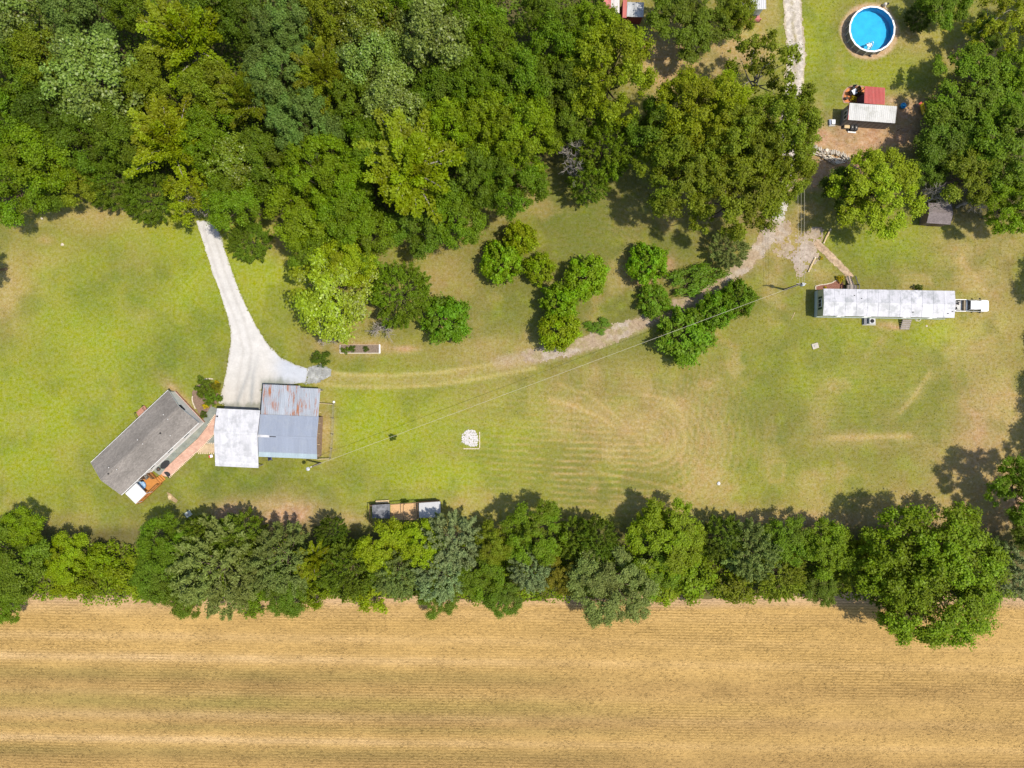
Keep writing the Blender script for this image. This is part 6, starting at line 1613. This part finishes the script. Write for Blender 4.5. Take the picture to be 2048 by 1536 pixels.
MB().box(K(745, 1008).x, K(779, 1008).x, K(760, 1008).y-0.04, K(760, 1008).y+0.04, 0, 1.5).build('front_boards', plain('maroon_board', (0.13, 0.05, 0.045), 0.8, 0.2), ken)
bch = empty('work_bench', P(766, 1002.5, 0), math.radians(3), 'pale timber bench board in front of the kennel dark roof', 'bench')
MB().box(-1.05, 1.05, -0.2, 0.22, 0.42, 0.48).build('seat', M_PALEWOOD, bch)
for x in (-0.9, 0.9): MB().box(x-0.05, x+0.05, -0.15, 0.15, 0, 0.42).build('leg', M_GREYWOOD, bch)
tree('shrub', 808, 1003, 7, 0.7, 'dark', 'small dark weeds along the front of the kennel', GP, sq=1.3, rot=5)

# ================================================================ GARDEN THINGS ON THE LAWN
# square bed of white gravel with block borders
sb = empty('gravel_bed', P(939, 877, 0), 0, 'square bed of white gravel with pale block border on the lawn', 'gravel bed')
mb = MB(); gr_ = random.Random(5)
for k in range(900):
    x, y = gr_.uniform(-1.2, 1.35), gr_.uniform(-1.3, 1.35)
    if (x < -0.75 and y < -0.55+(-0.75-x)*-1.0 and x+y < -1.35) or (x > 0.9 and y > 0.85 and x+y > 2.1): continue
    if x < -1.0 and y > 1.0: continue
    rad = math.hypot(x-0.05, y-0.05)+0.18*math.sin(3*math.atan2(y, x)+1)
    if rad > gr_.uniform(1.15, 1.5): continue
    s = gr_.uniform(0.05, 0.10); h_ = gr_.uniform(0.05, 0.11)
    pts = [(x+s*math.cos(t+gr_.random()*0.5), y+s*math.sin(t+gr_.random()*0.5), h_) for t in (0, 1.25, 2.5, 3.75, 5.0)]
    mb.slab(pts, h_)
tag(mb.build('gravel', plain('white_gravel', (0.46, 0.44, 0.43), 0.85, 0.22, 8), sb), kind='stuff')
blk = MB().box(-0.2, 0.2, -0.075, 0.075, 0, 0.14).mesh('border_block', plain('cream_block', (0.46, 0.40, 0.28), 0.9, 0.15, 5))
for i in range(6): link('border_block', blk, sb, (1.58, -1.25+i*0.42, 0.02), math.pi/2)
for i in range(6): link('border_block', blk, sb, (-0.75+i*0.42, -1.58, 0.02), 0.02*i)
# long raised planter
pl = empty('raised_planter', P(720, 698, 0), 0.0, 'long white edged raised planter below the big lime tree', 'planter')
PLx, PLy = 3.02, 0.62
MB().box(-PLx, PLx, -PLy, PLy, 0, 0.22).build('earth', plain('bed_earth', (0.16, 0.12, 0.09), 0.95, 0.3, 5), pl)
M_EDGE = plain('white_edge', (0.62, 0.58, 0.50), 0.8, 0.15)
MB().box(-PLx-0.05, PLx+0.05, -PLy-0.07, -PLy-0.002, 0, 0.30).build('border_board', M_EDGE, pl); MB().box(-PLx-0.05, PLx+0.05, PLy+0.002, PLy+0.07, 0, 0.30).build('border_board', plain('tan_edge', (0.40, 0.29, 0.20), 0.8, 0.15), pl)
MB().box(PLx+0.002, PLx+0.2, -PLy-0.07, PLy+0.07, 0, 0.32).build('border_board', plain('white_block', (0.7, 0.69, 0.66), 0.8, 0.1), pl); MB().box(-PLx-0.08, -PLx-0.002, -PLy-0.07, PLy+0.07, 0, 0.30).build('border_board', M_EDGE, pl)
tree('shrub', 690, 700, 9, 0.9, 'mid', 'leafy vegetable plants filling the left end of the planter', GP, name='vegetable_plant', cat='plant', sq=1.2, rot=0)
tree('shrub', 704, 698, 7.5, 0.8, 'dark', 'second clump of vegetable plants from the left in the planter', GP, name='vegetable_plant', cat='plant', rot=0)
tree('shrub', 731, 698, 6.5, 0.8, 'dark', 'lone round vegetable plant in the middle of the planter', GP, name='vegetable_plant', cat='plant', rot=0)
# planted bed between house and driveway
poly_slab('planting_bed', [(386,800),(384,785),(392,772),(410,764),(432,768),(437,790),(436,806),(423,812),(408,836),(397,826)], 0.05, 0.1, plain('bark_mulch', (0.17, 0.115, 0.085), 0.95, 0.3, 5), kind='structure')
def stones(name, pts, label, mat, w=0.16, h=0.18):
    e = empty(name, P(*pts[0], 0), 0, label, 'edging')
    L_ = [loc_in(e, x, y, 0) for x, y in pts]
    for a_, b_ in zip(L_[:-1], L_[1:]):
        d_ = (b_-a_); n_ = max(1, round(d_.length/0.42))
        for i in range(n_):
            p, q_ = a_.lerp(b_, i/n_), a_.lerp(b_, (i+0.94)/n_); nn = Vector((-(q_-p).y, (q_-p).x, 0)).normalized()*w/2
            MB().slab([(v.x, v.y, h) for v in (p-nn, q_-nn, q_+nn, p+nn)], h).build('edging_stone', mat, e)
M_STONE = plain('cream_stone', (0.46, 0.40, 0.32), 0.9, 0.12, 4)
stones('bed_edging', [(386,792),(385,797),(386,804),(389,811),(392,818)], 'curved cream stone edging on the house side of the planting bed', M_STONE)
stones('bed_edging', [(404,762),(410,758.5),(417,757),(427,758)], 'curved cream stone edging at the top of the planting bed', M_STONE)
tree('shrub', 408, 776, 22, 2.2, 'mid', 'largest dark shrub in the bed beside the driveway', GP)
tree('shrub', 421, 795, 19, 2.0, 'mid', 'second dark shrub in the bed beside the driveway', GP)
tree('shrub', 429, 777, 12, 1.6, 'bronze', 'reddish shrub of the bed right beside the driveway', GP)
tree('shrub', 433, 765, 5, 0.6, 'flower', 'yellow-green tuft at the top corner of the planting bed', GP, name='bedding_plant', cat='plant')
tree('shrub', 411, 811.5, 7, 0.7, 'flower', 'bright yellow-green lily clump in the planting bed', GP, name='bedding_plant', cat='plant')
tree('shrub', 406, 829, 8, 0.8, 'dark', 'small dark shrub at the lower tip of the planting bed', GP)
# flower bed at the mobile home's corner
poly_slab('flower_bed', [(1631,580),(1632,572),(1648,570),(1662,567),(1674,560),(1684,562),(1690,577),(1650,578)], 0.05, 0.1, plain('red_mulch', (0.19, 0.085, 0.06), 0.95, 0.25, 5), kind='structure')
stones('bed_edging', [(1631,580),(1630.5,572.5),(1640,570),(1652,568.5),(1663,566),(1674,559.5)], 'pale stone edging round the flower bed of the mobile home', M_STONE, 0.14, 0.14)
tree('shrub', 1681, 557, 8, 0.9, 'flower', 'yellow-green bush beside the dark entrance stairs', GP)
tree('shrub', 1651, 575, 3, 0.4, 'flower', 'small pale plant in the mobile home flower bed', GP, name='bedding_plant', cat='plant')
tree('shrub', 1643, 516, 4.5, 0.5, 'flower', 'bright yellow flower clump beside the gravel walk', GP, name='bedding_plant', cat='plant')
tree('shrub', 1838, 576, 9, 1.2, 'dark', 'dark bush against the upper side of the mobile home', GP)
for pts, l in (([(1660.5, 459.5), (1653, 473), (1647.5, 486)], 'pale parking log lying above the gravel walk'), ([(1630, 516), (1623, 530), (1617, 543)], 'pale parking log lying below the gravel walk')):
    v = [P(x, y, 0.12) for x, y in pts]; e = empty('parking_log', Vector((v[0].x, v[0].y, 0)), 0, l, 'log')
    v = [q-Vector((v[0].x, v[0].y, 0)) for q in v]
    MB().tube(v, [0.15, 0.16, 0.13], 8).build('bole', M_PALEWOOD, e)
    for q, r_ in ((v[0], 0.15), (v[2], 0.13)): MB().lathe([(0, 0), (r_*0.8, 0.004), (0, 0.008)], 8).build('cut_face', M_LOGS[1], e, loc=(q.x, q.y, q.z+r_))
# lids, stones, bits
def lid(px, py, r, name, label, mat, rot):
    e = empty(name, P(px, py, 0), rot, label, 'lid')
    bevel(MB().box(-r, r, -r*0.85, r*0.85, -0.05, 0.16).build('slab', mat, e), 0.03)
    MB().lathe([(r*0.45, 0.161), (r*0.45, 0.21), (0, 0.215)], 10).build('cover', M_CONC, e)
lid(1630, 692, 0.5, 'concrete_lid', 'pale concrete tank lid on the lawn below the mobile home', plain('pale_concrete', (0.38, 0.34, 0.29), 0.9, 0.12), 0.3)
lid(377, 1028, 0.5, 'tank_lid', 'grey-green square tank lid near the hedgerow below the house', plain('greenish_concrete', (0.40, 0.43, 0.38), 0.9, 0.1), 0.6)
def rock(px, py, r, label, mat=M_STONE):
    rr = random.Random(int(px)); mb = MB(); n = 9
    prof = [(r*0.9, -0.05), (r, r*0.25), (r*0.75, r*0.6), (0.02, r*0.75)]
    mb.lathe(prof, n); mb.v = [(x*rr.uniform(0.8, 1.2), y*rr.uniform(0.8, 1.2), z*rr.uniform(0.8, 1.1)) for x, y, z in mb.v]
    o = mb.build('rock', mat); o.location = P(px, py, 0); tag(o, label, 'rock')
rock(1437, 967, 0.3, 'single white rock on the open lawn above the hedgerow', plain('white_rock', (0.50, 0.50, 0.50), 0.8, 0.1))
rock(125, 489, 0.24, 'pale stone in the upper part of the left lawn'); rock(84, 437, 0.2, 'pale stone near the wood at the top of the left lawn')
rock(1853, 652, 0.18, 'small pale stone below the mobile home'); rock(340, 994, 0.34, 'tan stone on the grass below the deck', M_PALEWOOD)
poly_slab('bare_patch', [(334,984),(341,987),(356,1001),(352,1006),(339,998)], 0.06, 0.1, plain('tan_bare_earth', (0.27, 0.19, 0.10), 0.95, 0.3, 5), kind='structure')
sk = empty('long_stick', P(1584, 632, 0), 0, 'thin pale stick lying on the grass left of the mobile home', 'stick')
a_ = loc_in(sk, 1589.5, 624.5, 0.05); b_ = loc_in(sk, 1582, 639.5, 0.05)
MB().tube([(a_.x, a_.y, 0.05), ((a_.x+b_.x)/2+0.05, (a_.y+b_.y)/2, 0.06), (b_.x, b_.y, 0.05)], [0.05, 0.045, 0.03], 6).build('branch', M_PALEWOOD, sk)
MB().tube([((a_.x+b_.x)/2, (a_.y+b_.y)/2, 0.06), ((a_.x+b_.x)/2-0.3, (a_.y+b_.y)/2+0.1, 0.08)], [0.03, 0.015], 5).build('twig', M_PALEWOOD, sk)

# ================================================================ POWER POLES AND LINES
M_POLE = plain('pole_wood', (0.13, 0.10, 0.08), 0.9, 0.25, 3)
def pole(px, py, h, label, cross=False, lamp=False, trafo=False):
    e = empty('utility_pole', P(px, py, 0), 0, label, 'utility pole', 'power poles')
    MB().tube([(0, 0, -0.3), (0, 0, h)], [0.17, 0.11], 10).build('shaft', M_POLE, e)
    if trafo:
        MB().lathe([(0.22, h-1.5), (0.26, h-1.45), (0.26, h-0.65), (0.2, h-0.55), (0, h-0.5)], 14).build('transformer', plain('grey_enamel', (0.42, 0.44, 0.46), 0.45, 0.06), e, True, loc=(0.42, -0.05, 0))
        for k in range(2): MB().lathe([(0.05, h-0.5), (0.07, h-0.35), (0.03, h-0.3), (0.06, h-0.2), (0, h-0.18)], 8).build('insulator', M_TRIM, e, loc=(0.32+0.2*k, -0.05, 0))
    if cross: MB().box(-0.75, 0.75, -0.05, 0.05, h-0.45, h-0.33).build('crossarm', M_GREYWOOD, e)
    if lamp:
        MB().tube([(0, 0, h-0.3), (-0.35, -0.25, h), (-0.75, -0.45, h+0.02)], 0.03, 6).build('lamp_arm', M_CONC, e)
        MB().lathe([(0.1, h-0.32), (0.30, h-0.22), (0.30, h-0.14), (0.12, h-0.02), (0, h)], 14).build('lamp_head', plain('pale_lamp', (0.45, 0.47, 0.49), 0.4, 0.05), e, True, loc=(-0.55, -0.35, 0))
    MB().lathe([(0.06, h), (0.08, h+0.1), (0.03, h+0.14), (0.06, h+0.2), (0, h+0.22)], 8).build('insulator', M_TRIM, e)
    return e
pole(1569, 579, 6.6, 'utility pole with grey transformer left of the mobile home', True, False, True)
pole(641, 926, 4.9, 'short pole with pale lamp at the corner of the grey barn', False, True, False)
pole(1562, 262, 8.0, 'utility pole hidden under the big oaks by the lane', True)
def wire(a, b, sag, r, label, mat):
    a, b = Vector(a), Vector(b); mid = (a+b)/2
    o = MB().tube([a.lerp(b, t)+Vector((0, 0, -4*sag*t*(1-t)))-Vector((mid.x, mid.y, 0)) for t in np.linspace(0, 1, 40)], r, 5).build('power_line', mat)
    o.location = (mid.x, mid.y, 0); return tag(o, label, 'cable', 'power lines')
M_WIRE = plain('pale_cable', (0.40, 0.37, 0.28), 0.5, 0.05)
A = P(1569, 579, 0)+Vector((0, 0, 6.45)); B_ = P(641, 926, 0)+Vector((0, 0, 4.85))
wire(A, B_, 0.9, 0.022, 'long pale service cable from transformer pole to barn corner pole', M_WIRE)
T = P(1562, 262, 0)
for k, (dx, l) in enumerate(((-0.6, 'leftmost of three thin wires running up to the oaks'), (0.0, 'middle of three thin wires running up to the oaks'), (0.6, 'rightmost of three thin wires running up to the oaks'))):
    wire(A+Vector((dx*0.6, 0, 0.1)), T+Vector((dx, 0, 7.9)), 0.4, 0.018, l, M_WIRE)
